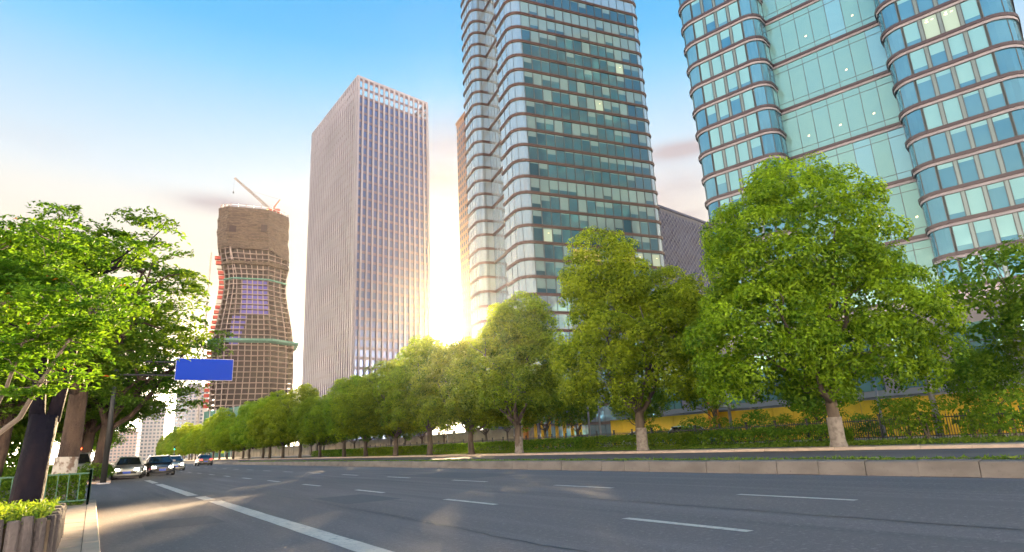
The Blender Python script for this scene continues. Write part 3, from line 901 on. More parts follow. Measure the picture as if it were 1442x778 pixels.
    for x, y in ((-12, -14), (6, -15), (14, -8)):
        mb = MB(); mb.box(-2.5, 2.5, -1, 1, 0, 1.2, 0); mb.bar((-2, 0, 1.2), (2, 0, 2.6), .5); mb.build('formwork_bundle', M['crane_red'], root, (x, y, z1))
    return root, Ht, z1, foot


ctower, CT_H, CT_Z1, CT_foot = construction_tower()


def lattice(mb, a, b, w, n, bar, m=0):
    a, b = Vector(a), Vector(b); t = (b - a).normalized(); s = t.orthogonal().normalized(); u = t.cross(s)
    rails = [s * w / 2, (-s * .5 + u * .87) * w / 2, (-s * .5 - u * .87) * w / 2]
    for r_ in rails: mb.bar(a + r_, b + r_ * .6, bar, m=m)
    for i in range(n):
        p, q = a.lerp(b, i / n), a.lerp(b, (i + 1) / n); k0, k1 = 1 - .4 * i / n, 1 - .4 * (i + 1) / n
        for j in range(3): mb.bar(p + rails[j] * k0, q + rails[(j + 1) % 3] * k1, bar * .7, m=m)


def crane():
    W = ctower.matrix_basis
    base = Vector((7.5, -8, CT_Z1)); root = thing('tower_crane', 'white luffing crane with red cab on the roof of the unfinished tower', 'crane', W @ base, -R(10.6))
    mb = MB(); lattice(mb, (0, 0, 0), (0, 0, 6), 2.2, 4, .35); mb.build('mast', M['crane_red'], root)
    mb = MB(); mb.box(-2.2, 6.5, -1.6, 1.6, 4.6, 6.2); mb.box(4, 7, -1.8, 1.8, 3.4, 5.9); mb.build('machine_deck', M['crane_red'], root)
    mb = MB(); mb.box(-3.4, -1.2, -1.4, 1.4, 2.2, 4.5); mb.build('cab', M['crane_yellow'], root)
    mb = MB(); lattice(mb, (-1.2, 0, 6), (-29, 0, 30.0), 2.2, 14, .6); mb.build('jib', M['crane_white'], root)
    mb = MB(); lattice(mb, (1.5, 0, 6), (6.8, 0, 15.0), 1.6, 5, .45); mb.build('a_frame', M['crane_red'], root)
    mb = MB(); mb.tube([(6.8, 0, 15.0), (-15, 0, 20), (-28, 0, 29.6)], .12, 4); mb.build('pendant_cable', M['crane_white'], root)
    mb = MB(); mb.tube([(-29, 0, 30), (-29, 0, 18)], .1, 4); mb.box(-29.5, -28.5, -.4, .4, 16.6, 18); mb.build('hook_rope', M['iron'], root)
    mb = MB(); mb.lathe([(.0, -1.3), (1.2, -.8), (1.6, 0), (1.2, .8), (0, 1.3)], 12, c=(-2.4, -2.2, 3.4)); mb.build('work_lamp', mat('work_lamp', (.8, .6, .1), .4, emit=((1.0, .72, .08), .6)), root)


crane()


def hoist():
    W = ctower.matrix_basis; root = thing('site_hoist', 'red and white hoist landings stacked up the left side of the unfinished tower', 'hoist', W @ Vector((-30.5, 2, 0)), -R(10.6))
    mb = MB(); lattice(mb, (-4.2, 0, 0), (-4.2, 0, 158), 1.6, 60, .28); mb.build('mast', M['hoist_white'], root)
    for k in range(38):
        z = 4 + k * 4; x = CT_foot(z)[0].x + 29.0
        mb = MB(); mb.box(x - 3.3, x + 1.6, -2.2, 2.2, 0, 2.3, 0 if (k % 7) else 1); mb.box(x - 3.3, x + 1.6, -2.0, 2.0, 2.4, 2.7, 1)
        if z > 30: mb.build('landing', [M['hoist_red'], M['hoist_white']], root, (0, 0, z))


hoist()
# green netted site building at its foot
gb = thing('netted_building', 'low building wrapped in green netting at the foot of the unfinished tower', 'building', (72, 455, 0), -R(9))
mb = MB(); mb.add([(-14, -8, 0), (14, -8, 0), (14, 10, 0), (-14, 10, 0), (-14, -8, 29), (9, -8, 32.5), (14, -8, 34), (14, 10, 34), (-14, 10, 29)], [(0, 1, 6, 5, 4), (1, 2, 7, 6), (2, 3, 8, 7), (3, 0, 4, 8), (4, 5, 6, 7, 8)]); mb.build('netting', M['teal_net'], gb)
for k in range(9):
    mb = MB(); mb.tube([(-14 + 3.5 * k, -8.3, 0), (-14 + 3.5 * k, -8.3, 30 + k * .5)], .2, 5); mb.build('scaffold_pole', M['steel'], gb)

# ------------------------------------------------------------------ other buildings
M['navy_panel'] = mat('navy_panel', (.016, .024, .058), .55, spec=.25, noise=[(.25, (.011, .016, .042), .42, .6)])
M['navy_joint'] = mat('navy_joint', (.010, .014, .034), .6)


def navy_block():
    a = Vector((182, 163)); b = Vector((236, 171)); c = b - a; L = c.length; ang = math.atan2(c.y, c.x)
    root = thing('navy_block', 'dark blue diamond-clad block glimpsed between the two glass towers', 'building', (a.x, a.y, 0), ang)
    Ht = 91; mb = MB(); mb.box(0, L, 0, 40, 0, Ht); mb.build('wall', M['navy_joint'], root)
    # diamond cladding: rows of rotated square panels
    s = 2.4; mb = MB(); rg = random.Random(2)
    for i in range(int(L / s) + 1):
        for j in range(int(Ht / s) * 2 + 1):
            x = i * s + (s / 2 if j % 2 else 0); z = j * s / 2
            if x < s / 2 or x > L - s / 2 or z < s / 2 or z > Ht - s / 2: continue
            h = s * .46; d = rg.uniform(.12, .4)
            mb.add([(x - h, -.05, z), (x, -.05, z - h), (x + h, -.05, z), (x, -.05, z + h), (x, -d, z)], [(0, 1, 4), (1, 2, 4), (2, 3, 4), (3, 0, 4)])
    tag(mb.build('diamond_panel', M['navy_panel'], root), kind='stuff')
    mb = MB(); mb.box(-.3, L + .3, -.45, 40, 0, 1.0); mb.build('parapet', M['navy_panel'], root, (0, 0, Ht))


navy_block()
M['brick_warm'] = mat('warm_brick', (.277, .158, .106), .8, noise=[(.1, (.224, .125, .086), .4, .6)])
M['far_wall'] = mat('far_wall', (.317, .310, .330), .8, noise=[(.05, (.264, .264, .290), .4, .6)])
M['far_wall2'] = mat('far_wall_pink', (.330, .264, .251), .8)
M['far_win'] = mat('far_window', (.10, .14, .20), .2, metal=.3)


def slab_block(name, label, loc, rz, w, dpt, h, fh, ncol, wall, balcony=False, group=None):
    root = thing(name, label, 'building', loc, rz, group)
    mb = MB(); mb.box(0, w, 0, dpt, 0, h); mb.build('wall', wall, root)
    mw = MB(); ms = MB(); nf = int(h / fh)
    for f in range(nf):
        for k in range(ncol):
            p = w / ncol; mw.box(p * k + p * .2, p * (k + 1) - p * .2, -.06, .05, f * fh + fh * .3, f * fh + fh * .85)
            q = dpt / ncol; mw.box(-.06, .05, q * k + q * .2, q * (k + 1) - q * .2, f * fh + fh * .3, f * fh + fh * .85)
        if balcony: ms.box(-1.2, w * .25, -1.2, 0, f * fh, f * fh + fh * .38)
    tag(mw.build('window_mass', M['far_win'], root), kind='stuff')
    if balcony: tag(ms.build('balcony_mass', wall, root), kind='stuff')
    mb = MB(); mb.box(-.4, w + .4, -.4, dpt + .4, 0, 1.4); mb.build('parapet', wall, root, (0, 0, h))
    mb = MB(); mb.box(w * .3, w * .7, dpt * .3, dpt * .7, 1.4, 5); mb.build('plant_room', wall, root, (0, 0, h))
    return root


slab_block('brick_tower', 'slim warm brick tower with balconies showing past the left edge of the teal tower', (134.5, 230, 0), R(-8), 22, 18, 157, 3.6, 7, M['brick_warm'], True)
slab_block('apartment_tower', 'pale grey apartment tower far down the road left of the unfinished tower', (58, 640, 0), R(-4), 26, 20, 62, 3.3, 8, M['far_wall'])
slab_block('apartment_tower', 'pale blue-grey slab building far off behind the left street trees', (36, 700, 0), R(5), 19, 20, 50, 3.3, 6, M['far_wall'])
slab_block('apartment_tower', 'low pinkish building at the far end of the road', (14, 800, 0), R(5), 34, 20, 30, 3.3, 10, M['far_wall2'])
slab_block('office_block', 'dark gridded office block at the right edge behind the blue glass tower', (128, 21, 0), R(-76), 30, 24, 96, 3.6, 10, mat('dark_grid_wall', (.14, .18, .22), .5))

# podium behind the fence
M['stone_grey'] = mat('podium_stone', (.264, .238, .238), .7, noise=[(.4, (.211, .191, .191), .4, .65)])
pod = thing('podium_building', 'grey stone podium with teal glass bays at the foot of the blue tower', 'building', (62, -6, 0))
mb = MB(); mb.box(0, 14, 0, 66, 0, 11); mb.build('wall', M['stone_grey'], pod)
b = MB(); b.box(-.08, .1, 0, 3.6, 0, 5.0, 0)
for z in (1.6, 3.4): b.box(-.14, -.08, 0, 3.6, z - .05, z + .05, 1)
for y in (0, 1.2, 2.4, 3.55): b.box(-.14, -.08, y, y + .06, 0, 5, 1)
pw = b.mesh('window_bay', [M['g4_recess'], M['frame_dark']])
for k in range(13): obj('window_bay', pw, pod, (0, 1 + k * 5.0, 4.2))
mb = MB(); mb.box(-2.2, 0, 14, 62, 3.55, 4.0); mb.build('canopy', M['grey_paint'], pod)
for k in range(10):
    mb = MB(); mb.box(-2.0, -1.6, 14.4 + 5 * k, 14.8 + 5 * k, 0, 3.55); mb.build('column', M['stone_grey'], pod)
mb = MB(); mb.box(-.3, 14, -.3, 66.3, 11, 11.9); mb.build('cornice', mat('cornice', (.52, .44, .43), .6), pod)

# yellow site hoarding
M['yellow'] = mat('yellow_panel', (.78, .48, .02), .55, noise=[(.8, (.66, .40, .02), .42, .65), (6, (.5, .32, .06), .62, .8)])
M['orange'] = mat('orange_panel', (.462, .172, .013), .55)
hd = thing('site_hoarding', 'bright yellow panel hoarding behind the iron fence', 'hoarding', (51, 15, 0))
b = MB(); b.box(0, .06, .02, 1.96, 0, 2.9); hp = b.mesh('panel', M['yellow'])
b = MB(); b.box(.07, .17, -.05, .05, 0, 3.0); hpost = b.mesh('post', M['steel'])
for k in range(21):
    obj('panel', hp, hd, (rg.uniform(-.01, .01), k * 1.98, .11)); obj('post', hpost, hd, (0, k * 1.98, .11))
mb = MB(); mb.box(-.03, .12, 0, 41.6, 3.01, 3.11); mb.build('capping', M['steel'], hd)
gate = thing('yellow_gateway', 'yellow steel gateway posts with a grey roof beside the hoarding', 'gateway', (50, 61, 0))
for k in range(7):
    mb = MB(); mb.box(-.15, .15, k * 1.6 - .15, k * 1.6 + .15, .11, 4.2); mb.build('post', M['yellow'], gate)
mb = MB(); mb.box(-1.6, 1.6, -1, 11, 4.2, 4.55); mb.build('roof', M['grey_paint'], gate)
mb = MB(); mb.box(-.2, .2, 11.6, 12.3, .11, 6.2, 0); mb.box(-.24, .24, 11.5, 12.4, 6.2, 6.5, 0); mb.build('sign_pillar', M['orange'], gate)
gate2 = thing('orange_pylon', 'orange and yellow pylon sign between the two nearest big trees', 'sign', (50, 40.6, 0))
mb = MB(); mb.box(-.2, .2, -.5, .5, .11, 6.4); mb.build('pillar', M['orange'], gate2)
mb = MB(); mb.box(-.26, .26, -.16, .16, .11, 7.0); mb.build('stripe', M['yellow'], gate2)
mb = MB(); mb.box(-1.4, 1.4, -1.4, 1.4, 3.4, 3.7); mb.build('canopy', M['grey_paint'], gate2)
bl = thing('blue_stall', 'light blue panelled stall behind the fence at the right edge', 'stall', (50, 9.2, .11))
mb = MB(); mb.box(0, 2.4, 0, 4.6, 0, 2.6); mb.build('cabin', mat('stall_blue', (.06, .34, .52), .5), bl)
mb = MB(); mb.box(-.3, 2.7, -.3, 4.9, 2.6, 2.75); mb.build('roof', M['hoist_white'], bl)
for k in range(3):
    mb = MB(); mb.box(-.05, .02, .3 + k * 1.45, 1.4 + k * 1.45, 1.0, 2.2); mb.build('window', M['far_win'], bl)

ORD = ['first', 'second', 'third', 'fourth', 'fifth', 'sixth', 'seventh', 'eighth', 'ninth', 'tenth', 'eleventh', 'twelfth', 'thirteenth', 'fourteenth', 'fifteenth', 'sixteenth',
       'seventeenth', 'eighteenth', 'nineteenth', 'twentieth'] + ['twenty-' + w for w in ('first', 'second', 'third', 'fourth', 'fifth', 'sixth', 'seventh', 'eighth', 'ninth')] + ['thirtieth'] + ['thirty-' + w for w in ('first', 'second', 'third', 'fourth', 'fifth', 'sixth', 'seventh', 'eighth', 'ninth')]
# ------------------------------------------------------------------ trees along the right-hand pavement
def make_tree(name, label, loc, rz, trunk_me, crown_me, group=None, base_me=None, scale=1.0, cat='tree'):
    root = thing(name, label, cat, loc, rz, group); root.scale = (scale,) * 3
    obj('trunk', trunk_me, root)
    obj('crown', crown_me, root)
    if base_me: obj('wrapped_base', base_me, root)
    return root


TR = [tree_trunk('trunk', 20 + k, 2.7, .34, 5.2, 12.8, M['bark_grey'], limbs=8) for k in range(3)]
b = MB(); b.lathe([(.475, -.02), (.385, .3), (.372, 1.5), (.36, 1.52)], 14); TB = b.mesh('wrapped_base', M['trunk_wrap'], True)
LM = M['leaf_camphor']
# screen-right of the crowns is roughly (+.84, -.55)
CROWN = [lobed_crown('crown', 31, (-.3, .2, 10.6), (5.6, 5.6, 5.2), 500, (.5, 1.0), 260, .20, LM, inner=4500, jag=.16, low_cut=-.8, more=(((1.5, -1.0, 6.0), (5.2, 5.2, 4.6)), ((-2.0, 1.3, 5.7), (4.9, 4.9, 4.3)))),
         lobed_crown('crown', 45, (.3, 0, 6.0), (6.0, 6.0, 4.7), 450, (.5, 1.0), 260, .20, LM, inner=4200, jag=.22, low_cut=-.7, more=(((-1.3, .8, 11.6), (3.4, 3.4, 4.1)), ((2.2, -1.4, 9.2), (3.6, 3.6, 3.2)))),
         lobed_crown('crown', 57, (0, 0, 6.7), (6.3, 6.3, 5.2), 420, (.5, 1.0), 250, .20, LM, inner=4000, jag=.24, low_cut=-.7, more=(((.8, .5, 11.0), (3.6, 3.6, 3.6)),)),
         lobed_crown('crown', 58, (0, 0, 7.2), (6.0, 6.2, 5.8), 420, (.5, 1.0), 250, .20, LM, inner=4000, jag=.28, low_cut=-.75, more=(((-2.4, -1.4, 5.4), (4.4, 4.4, 3.8)),))]
row = [(32.8, 18.8, 0, 1.0, 0), (33.0, 33.4, 1, 1.05, 0), (32.2, 48.2, 2, .98, 4.2), (32.8, 58.0, 3, .93, 2.2), (32.6, 67.5, 2, .95, .8), (32.8, 78.0, 3, .95, 5.1)]
yy = 88.5
rg = random.Random(12)
while yy < 400:
    row.append((32.7 + rg.uniform(-.5, .5), yy, 1 + rg.randrange(3), rg.uniform(.82, .95), rg.uniform(0, 6.28))); yy += rg.uniform(10.6, 12)
first = ['broad dense green tree nearest the camera, in front of the blue glass tower',
         'tall dense green tree with a peaked top in front of the teal tower',
         'third dense green tree of the row, below the left edge of the teal tower',
         'fourth dense green tree of the row, under the low sun',
         'fifth dense green tree of the row, right of the finned tower foot',
         'sixth dense green tree of the row, at the finned tower foot']
for i, (x, y, k, sc, a) in enumerate(row):
    lab = first[i] if i < 6 else ORD[i] + ' dense green tree of the right-hand row, counted from the camera'
    make_tree('roadside_tree', lab, (x, y, .11), a, TR[k % 3], CROWN[k], 'trees along the right-hand pavement', TB if i < 3 else None, sc)

# smaller garden trees behind the fence
GT = [tree_trunk('trunk', 70, 2.0, .15, 2.6, 5.6, M['bark_grey'], limbs=6), tree_trunk('trunk', 71, 2.4, .13, 3.2, 7.5, M['bark_grey'], limbs=7)]
GC = [lobed_crown('crown', 81, (0, 0, 4.3), (3.0, 3.0, 2.5), 60, (.5, 1.0), 190, .20, M['leaf_dark'], inner=900, jag=.3),
      lobed_crown('crown', 82, (0, 0, 5.6), (3.6, 3.6, 2.7), 46, (.5, 1.05), 130, .20, M['leaf_street'], inner=350, jag=.35, flat=.6)]
garden = [(44.5, 10.6, 0, 1.35, 'bushy green tree behind the fence at the right edge, beside the blue stall'),
          (46.5, 13.2, 1, 1.55, 'open-branched tree at the right edge with thin dark limbs'),
          (45.5, 16.0, 0, .85, 'small round green tree right of the steel lamp post by the hoarding'),
          (44.0, 26.5, 0, .80, 'small bushy tree in front of the yellow hoarding'),
          (45.0, 36.5, 1, .95, 'slender tree with a dark forked stem behind the fence, left of the nearest big tree'),
          (44.0, 44.5, 0, .95, 'low leafy garden tree between the second and third big trees'),
          (45.5, 56.0, 0, 1.0, 'garden tree behind the fence left of the third big tree'),
          (45.0, 70.0, 1, 1.0, 'garden tree with loose crown left of the yellow gateway'),
          (45.0, 88.0, 0, 1.2, 'garden tree behind the fence past the yellow gateway'),
          (46.0, 63.0, 0, 1.15, 'low garden tree in front of the gateway posts'), (46.5, 78.0, 0, 1.25, 'broad low garden tree left of the yellow gateway')]
for k in range(9): garden.append((45.5 + (k % 3), 97 + 9.0 * k, 0, 1.25 + .1 * (k % 2), ORD[k] + ' garden tree in front of the beige compound wall'))
for i, (x, y, k, sc, lab) in enumerate(garden):
    make_tree('garden_tree', lab, (x, y, .11), i * 1.3, GT[k], GC[k], 'garden trees behind the fence', None, sc)

# clipped hedges on the verge
for i in range(9):
    y0 = 22 + i * 12.5
    h = obj('hedge', strip_leaves('hedge', 200 + i, 37.6, 40.2, y0, y0 + 11.2, .11, .95, 5200, .2, M['leaf_hedge'], box=True))
    tag(h, ('nearest', 'second', 'third', 'fourth', 'fifth', 'sixth', 'seventh', 'eighth', 'farthest')[i] + ' low green hedge along the iron fence', 'hedge', 'hedges along the iron fence')
SH = lobed_crown('foliage', 91, (0, 0, .75), (1.0, 1.0, .75), 16, (.3, .5), 90, .13, M['leaf_dark'], inner=100)
for i, (x, y, sc, lab) in enumerate([(40.2, 17.6, 1.5, 'loose dark shrub at the fence left of the steel lamp post'), (40.4, 13.5, 1.6, 'dark shrub at the fence right of the steel lamp post'), (40.0, 15.2, .9, 'small shrub at the foot of the steel lamp post'), (43.2, 29.5, 1.3, 'rounded shrub behind the fence near the nearest big tree'), (43.4, 35.2, 1.4, 'rounded shrub behind the fence beside the forked tree'), (43.0, 22.5, 1.1, 'rounded shrub behind the fence right of the nearest big trunk'), (44.5, 20.6, 1.7, 'tall loose shrub against the yellow hoarding left of the thick lamp post'), (44.0, 26.0, 1.5, 'loose shrub against the hoarding right of the small bushy tree'), (44.4, 32.4, 1.6, 'loose shrub left of the small bushy tree'), (44.2, 38.8, 1.5, 'loose shrub beside the pale teal car'), (43.6, 16.6, 1.6, 'tall shrub just right of the thick lamp post'), (43.8, 42.8, 1.3, 'shrub between the two parked pale cars')]):
    t = thing('shrub', lab, 'shrub', (x, y, .11), i); t.scale = (sc,) * 3; obj('foliage', SH, t)
    mb = MB(); mb.tube([(0, 0, 0), (.05, .02, .7)], [.05, .02], 5); mb.tube([(0, 0, 0), (-.2, .15, .8)], [.04, .015], 5); mb.build('stem', M['bark_grey'], t)

# iron fence: one section per bay
def iron_fence():
    root = thing('iron_fence', 'black iron picket fence along the right-hand verge', 'fence', (41.8, 6, .11))
    b = MB(); b.box(-.05, .05, -.05, .05, 0, 1.55); b.box(-.07, .07, -.07, .07, 1.55, 1.66); post = b.mesh('post', M['iron'])
    b = MB(); b.box(-.02, .02, .05, 2.45, .2, .26); r1 = b.mesh('rail', M['iron'])
    b = MB()
    for k in range(16): b.box(-.014, .014, .13 + k * .148, .158 + k * .148, .05, 1.45)
    pk = b.mesh('pickets', M['iron'])
    for i in range(44):
        obj('post', post, root, (0, i * 2.5, 0)); obj('rail', r1, root, (0, i * 2.5, 0)); obj('rail', r1, root, (0, i * 2.5, 1.05))
        tag(obj('pickets', pk, root, (0, i * 2.5, 0)), kind='stuff')


iron_fence()

cw = thing('compound_wall', 'beige compound wall with capped piers far along the right-hand side', 'wall', (53, 76, .11))
cwm = mat('wall_render', (.30, .24, .16), .85, noise=[(.5, (.23, .18, .12), .4, .65)])
b = MB(); b.box(0, .25, .22, 5.78, 0, 3.0); wp = b.mesh('wall_panel', cwm)
b = MB(); b.box(-.1, .35, -.22, .22, 0, 3.3); b.box(-.16, .41, -.28, .28, 3.3, 3.42); pr = b.mesh('pier', cwm)
for k in range(40): obj('wall_panel', wp, cw, (0, k * 6.0, 0)); obj('pier', pr, cw, (0, k * 6.0, 0))

# lamp posts
def lamp_post(label, x, y, h, r=.10):
    t = thing('lamp_post', label, 'lamp post', (x, y, .11), 0, 'steel posts behind the fence')
    mb = MB(); mb.lathe([(0, 0), (r * 2.2, 0), (r * 2.2, .08), (r * 1.3, .12)], 12); mb.build('base', M['steel'], t)
    mb = MB(); mb.tube([(0, 0, .1), (0, 0, h)], [r * 1.15, r * .7], 12); mb.build('pole', M['steel'], t, smooth=True)
    mb = MB(); mb.tube([(0, 0, h - .1), (-.5, 0, h + .25), (-1.3, 0, h + .35)], [.05, .045, .04], 8); mb.build('arm', M['steel'], t, smooth=True)
    mb = MB(); mb.add([(-1.25, -.13, h + .3), (-1.25, .13, h + .3), (-2.0, .1, h + .33), (-2.0, -.1, h + .33), (-1.25, -.1, h + .42), (-1.25, .1, h + .42), (-1.95, .07, h + .4), (-1.95, -.07, h + .4)], [(0, 3, 2, 1), (4, 5, 6, 7), (0, 1, 5, 4), (1, 2, 6, 5), (2, 3, 7, 6), (3, 0, 4, 7)]); mb.build('lamp_head', M['grey_paint'], t)


for lab, x, y, h, r in (('thick steel lamp post by the yellow hoarding, right of the nearest big tree', 43.0, 18.2, 7.5, .17), ('thinner steel post left of the thick lamp post by the hoarding', 46.5, 23.2, 5.0, .10),
                        ('steel lamp post just left of the nearest big tree', 43.0, 33.3, 7.5, .12), ('steel post beside the parked cars', 43.6, 50.0, 6.5, .10), ('steel post right beside the yellow gateway', 44.0, 52.2, 7.5, .11),
                        ('steel post left of the third big tree', 43.5, 66.0, 7.0, .10), ('steel post in front of the gateway roof', 44.0, 61.5, 7.0, .10), ('farthest steel post behind the hedges', 43.5, 84.0, 7.0, .09)):
    lamp_post(lab, x, y, h, r)

# ------------------------------------------------------------------ left corner: log planter
def planter():
    root = thing('log_planter', 'round-cornered planter of weathered upright logs with grass on top', 'planter', (-.27, 9.6, .122))
    rg = random.Random(8)
    path = []
    # front face runs to the left, corner is rounded, then back along the pavement
    for k in range(15): path.append((-.42 - k * .145, 0))
    for k in range(1, 4): a = math.pi / 2 * k / 4; path.insert(0, (-.42 + .36 * math.sin(a), .36 - .36 * math.cos(a)))
    for k in range(18): path.insert(0, (-.06, .40 + k * .145))
    for (x, y) in path:
        h = .48 + rg.uniform(-.035, .035); r = rg.uniform(.058, .074); tx, ty = rg.uniform(-.016, .016), rg.uniform(-.016, .016)
        mb = MB(); n = 9; V = []
        for z, k in ((0, 1.04), (h * .5, 1.0), (h - .015, .95), (h, .80)):
            for i in range(n):
                a = 2 * math.pi * i / n; q = r * k * (1 + .09 * math.sin(3 * a + x * 9))
                V.append((q * math.cos(a) + tx * z / h, q * math.sin(a) + ty * z / h, z))
        F = [(j * n + i, j * n + (i + 1) % n, (j + 1) * n + (i + 1) % n, (j + 1) * n + i) for j in range(3) for i in range(n)]
        mb.add(V, F, 0); b0 = len(mb.V) - n; mb.F.append(tuple(range(b0, b0 + n))); mb.M.append(1)
        mb.build('log', [M['log'], M['log_end']], root, (x, y, 0))
    mb = MB(); mb.box(-2.5, -.08, .08, 3.0, 0, .43); mb.build('soil', M['soil'], root)
    g = obj('grass', strip_leaves('grass', 14, -2.5, -.10, -.0, 3.0, .40, .15, 9000, .10, M['grass'], aspect=.22, upn=-.2), root); tag(g, kind='stuff')
    return root


planter()

# green railing round the hedge
def railing():
    root = thing('green_railing', 'green metal railing enclosing the clipped hedge at the street corner', 'railing', (0, 20.7, .122))
    def run(a, b, n):
        a, b = Vector(a), Vector(b); d = (b - a)
        for k in range(n + 1):
            p = a + d * k / n; mb = MB(); mb.box(-.028, .028, -.028, .028, 0, .86); mb.box(-.036, .036, -.036, .036, .86, .89); mb.build('post', M['green_paint'], root, p)
        for z in (.12, .80):
            mb = MB(); mb.bar(a + Vector((0, 0, z)), b + Vector((0, 0, z)), .038); mb.build('rail', M['green_paint'], root)
        m = n * 5
        for k in range(m):
            if k % 5 == 0: continue
            p = a + d * k / m; mb = MB(); mb.box(-.011, .011, -.011, .011, .13, .79); mb.build('picket', M['green_paint'], root, p)
    run((-2.35, 0, 0), (.0, 0, 0), 2)
    run((.0, .0, 0), (.02, 2.9, 0), 2)
    run((-2.35, 0, 0), (-2.35, 2.9, 0), 2)


railing()
h = obj('hedge', strip_leaves('hedge', 15, -2.15, -.16, 20.95, 23.3, .12, .62, 9500, .095, M['leaf_hedge'], box=True)); tag(h, 'clipped green box hedge inside the green railing', 'hedge')

# ------------------------------------------------------------------ left-hand trees
def layered_crown(name, seed, sprays, leaf, mats, per, rad, droop=.25, aspect=.42, red=0.0, thick=.22):
    """flat sprays of leaves: sprays = list of (x,y,z)"""
    rg = np.random.default_rng(seed); P, Nn, T = [], [], []
    for s in sprays:
        n = int(per * rg.uniform(.6, 1.4)); r = rad * rg.uniform(.65, 1.3)
        tilt = rg.normal(size=2) * .22
        a = rg.uniform(0, 2 * np.pi, n); q = np.sqrt(rg.random(n)) * r
        x, y = q * np.cos(a), q * np.sin(a) * rg.uniform(.55, 1.0)
        z = rg.normal(0, thick * .35, n) * r - droop * (q / r) ** 2 * r + tilt[0] * x + tilt[1] * y
        P.append(np.stack([x, y, z], 1) + np.array(s)); Nn.append(rg.normal(size=(n, 3)) * .42 + [tilt[0] * -1, -tilt[1], 1.0]); T.append(np.clip(rg.normal(.45, .2, n) + rg.uniform(-.18, .18), 0, 1))
    P, Nn, T = np.concatenate(P), np.concatenate(Nn), np.concatenate(T)
    mi = (rg.random(len(P)) < red).astype(int)
    return leaves_mesh(name, P, Nn, leaf, mats, seed, aspect, T, mi)


def street_tree(name, label, loc, seed, r, fork, centre, radii, n, bark, leafm, leaf, per, rad, white=False, lean=(0, 0), group=None):
    rg = random.Random(seed); root = thing(name, label, 'tree', loc, 0, group); mb = MB()
    fk = Vector((lean[0], lean[1], fork))
    mb.tube([(0, 0, -.02), (lean[0] * .05, lean[1] * .05, .35), (lean[0] * .5 + .04, lean[1] * .5, fork * .55), fk], [r * 1.4, r * 1.08, r * .95, r * .86], 14)
    sprays = []
    nb = 9
    for i in range(nb):
        a = 2 * math.pi * (i + rg.uniform(-.3, .3)) / nb; el = rg.uniform(-.1, .95)
        e = Vector((centre[0] + radii[0] * .8 * math.cos(a) * math.cos(el), centre[1] + radii[1] * .8 * math.sin(a) * math.cos(el), centre[2] + radii[2] * .85 * math.sin(el)))
        p = limb(mb, fk - Vector((0, 0, rg.uniform(0, .5))), e, r * .45, r * .07, rg, .14, 6)
        for j in (2, 3, 4, 5):
            for _ in range(2):
                q = p[j] + Vector((rg.uniform(-1, 1) * radii[0], rg.uniform(-1, 1) * radii[1], rg.uniform(-.25, .6) * radii[2])) * .36
                limb(mb, p[j], q, r * .15, r * .035, rg, .16, 4, sides=5); sprays.append(q)
    trunk = mb.build('trunk', bark, root, smooth=True)
    k = 0
    while k < n:
        v = Vector((rg.gauss(0, 1), rg.gauss(0, 1), rg.gauss(0, 1))).normalized() * rg.uniform(.35, 1.0) ** .5
        if v.z < -.72: continue
        jag = 1 + .16 * math.sin(3.1 * v.x + seed) * math.cos(4.3 * v.z + seed * .7)
        sprays.append((centre[0] + v.x * radii[0] * jag, centre[1] + v.y * radii[1] * jag, centre[2] + v.z * radii[2] * jag)); k += 1
    obj('crown', layered_crown('crown', seed, sprays, leaf, leafm, per, rad), root)
    if white:
        b = MB(); b.tube([(0, 0, .02), (lean[0] * .05, lean[1] * .05, .36), (lean[0] * .2 + .015, lean[1] * .2, 1.25)], [r * 1.4 + .012, r * 1.08 + .012, r * 1.03 + .014], 14, cap=False); b.build('whitewashed_base', M['whitewash'], root, smooth=True)
    return root


street_tree('street_tree', 'leafy street tree with brown trunk and whitewashed foot inside the green railing', (-.66, 22.3, .122), 301, .27, 3.1, (-.55, .9, 5.7), (4.0, 4.6, 3.3), 190, M['bark'], M['leaf_street'], .17, 130, .62, True, (.12, .1))
# dark wrapped forked trunk in front of it
dt = thing('dark_forked_tree', 'dark purple-black forked trunk rising behind the log planter', 'tree', (-.98, 15.2, .122))
mb = MB(); mb.tube([(0, 0, -.02), (.02, 0, .5), (.06, 0, 1.2), (.12, 0, 2.0)], [.29, .26, .245, .24], 12)
f0 = Vector((.12, 0, 2.0)); rg = random.Random(77)
A1 = [f0 + Vector(v) for v in ((-.12, 0, -.15), (-.16, 0, .5), (-.2, .1, 1.5), (-.35, .25, 2.8))]
A2 = [f0 + Vector(v) for v in ((.12, 0, -.12), (.2, 0, .5), (.32, -.1, 1.5), (.5, -.2, 2.8))]
mb.tube(A1, [.14, .12, .09, .04], 9); mb.tube(A2, [.13, .11, .085, .04], 9)
spr = []
for p in A1[2:] + A2[2:]:
    for _ in range(5):
        q = p + Vector((rg.uniform(-1.5, 1.3), rg.uniform(-1.2, 1.2), rg.uniform(-.1, 1.4))); limb(mb, p, q, .035, .01, rg, .15, 4, sides=5); spr += [q, p.lerp(q, .6) + Vector((rg.uniform(-.3, .3), rg.uniform(-.3, .3), .1))]
mb.build('trunk', M['bark_dark'], dt, smooth=True)
for _ in range(34): spr.append(Vector((rg.uniform(-2.6, .9), rg.uniform(-1.5, 1.5), rg.uniform(2.9, 5.4))))
obj('crown', layered_crown('crown', 78, spr, .13, M['leaf_street'], 95, .48), dt)

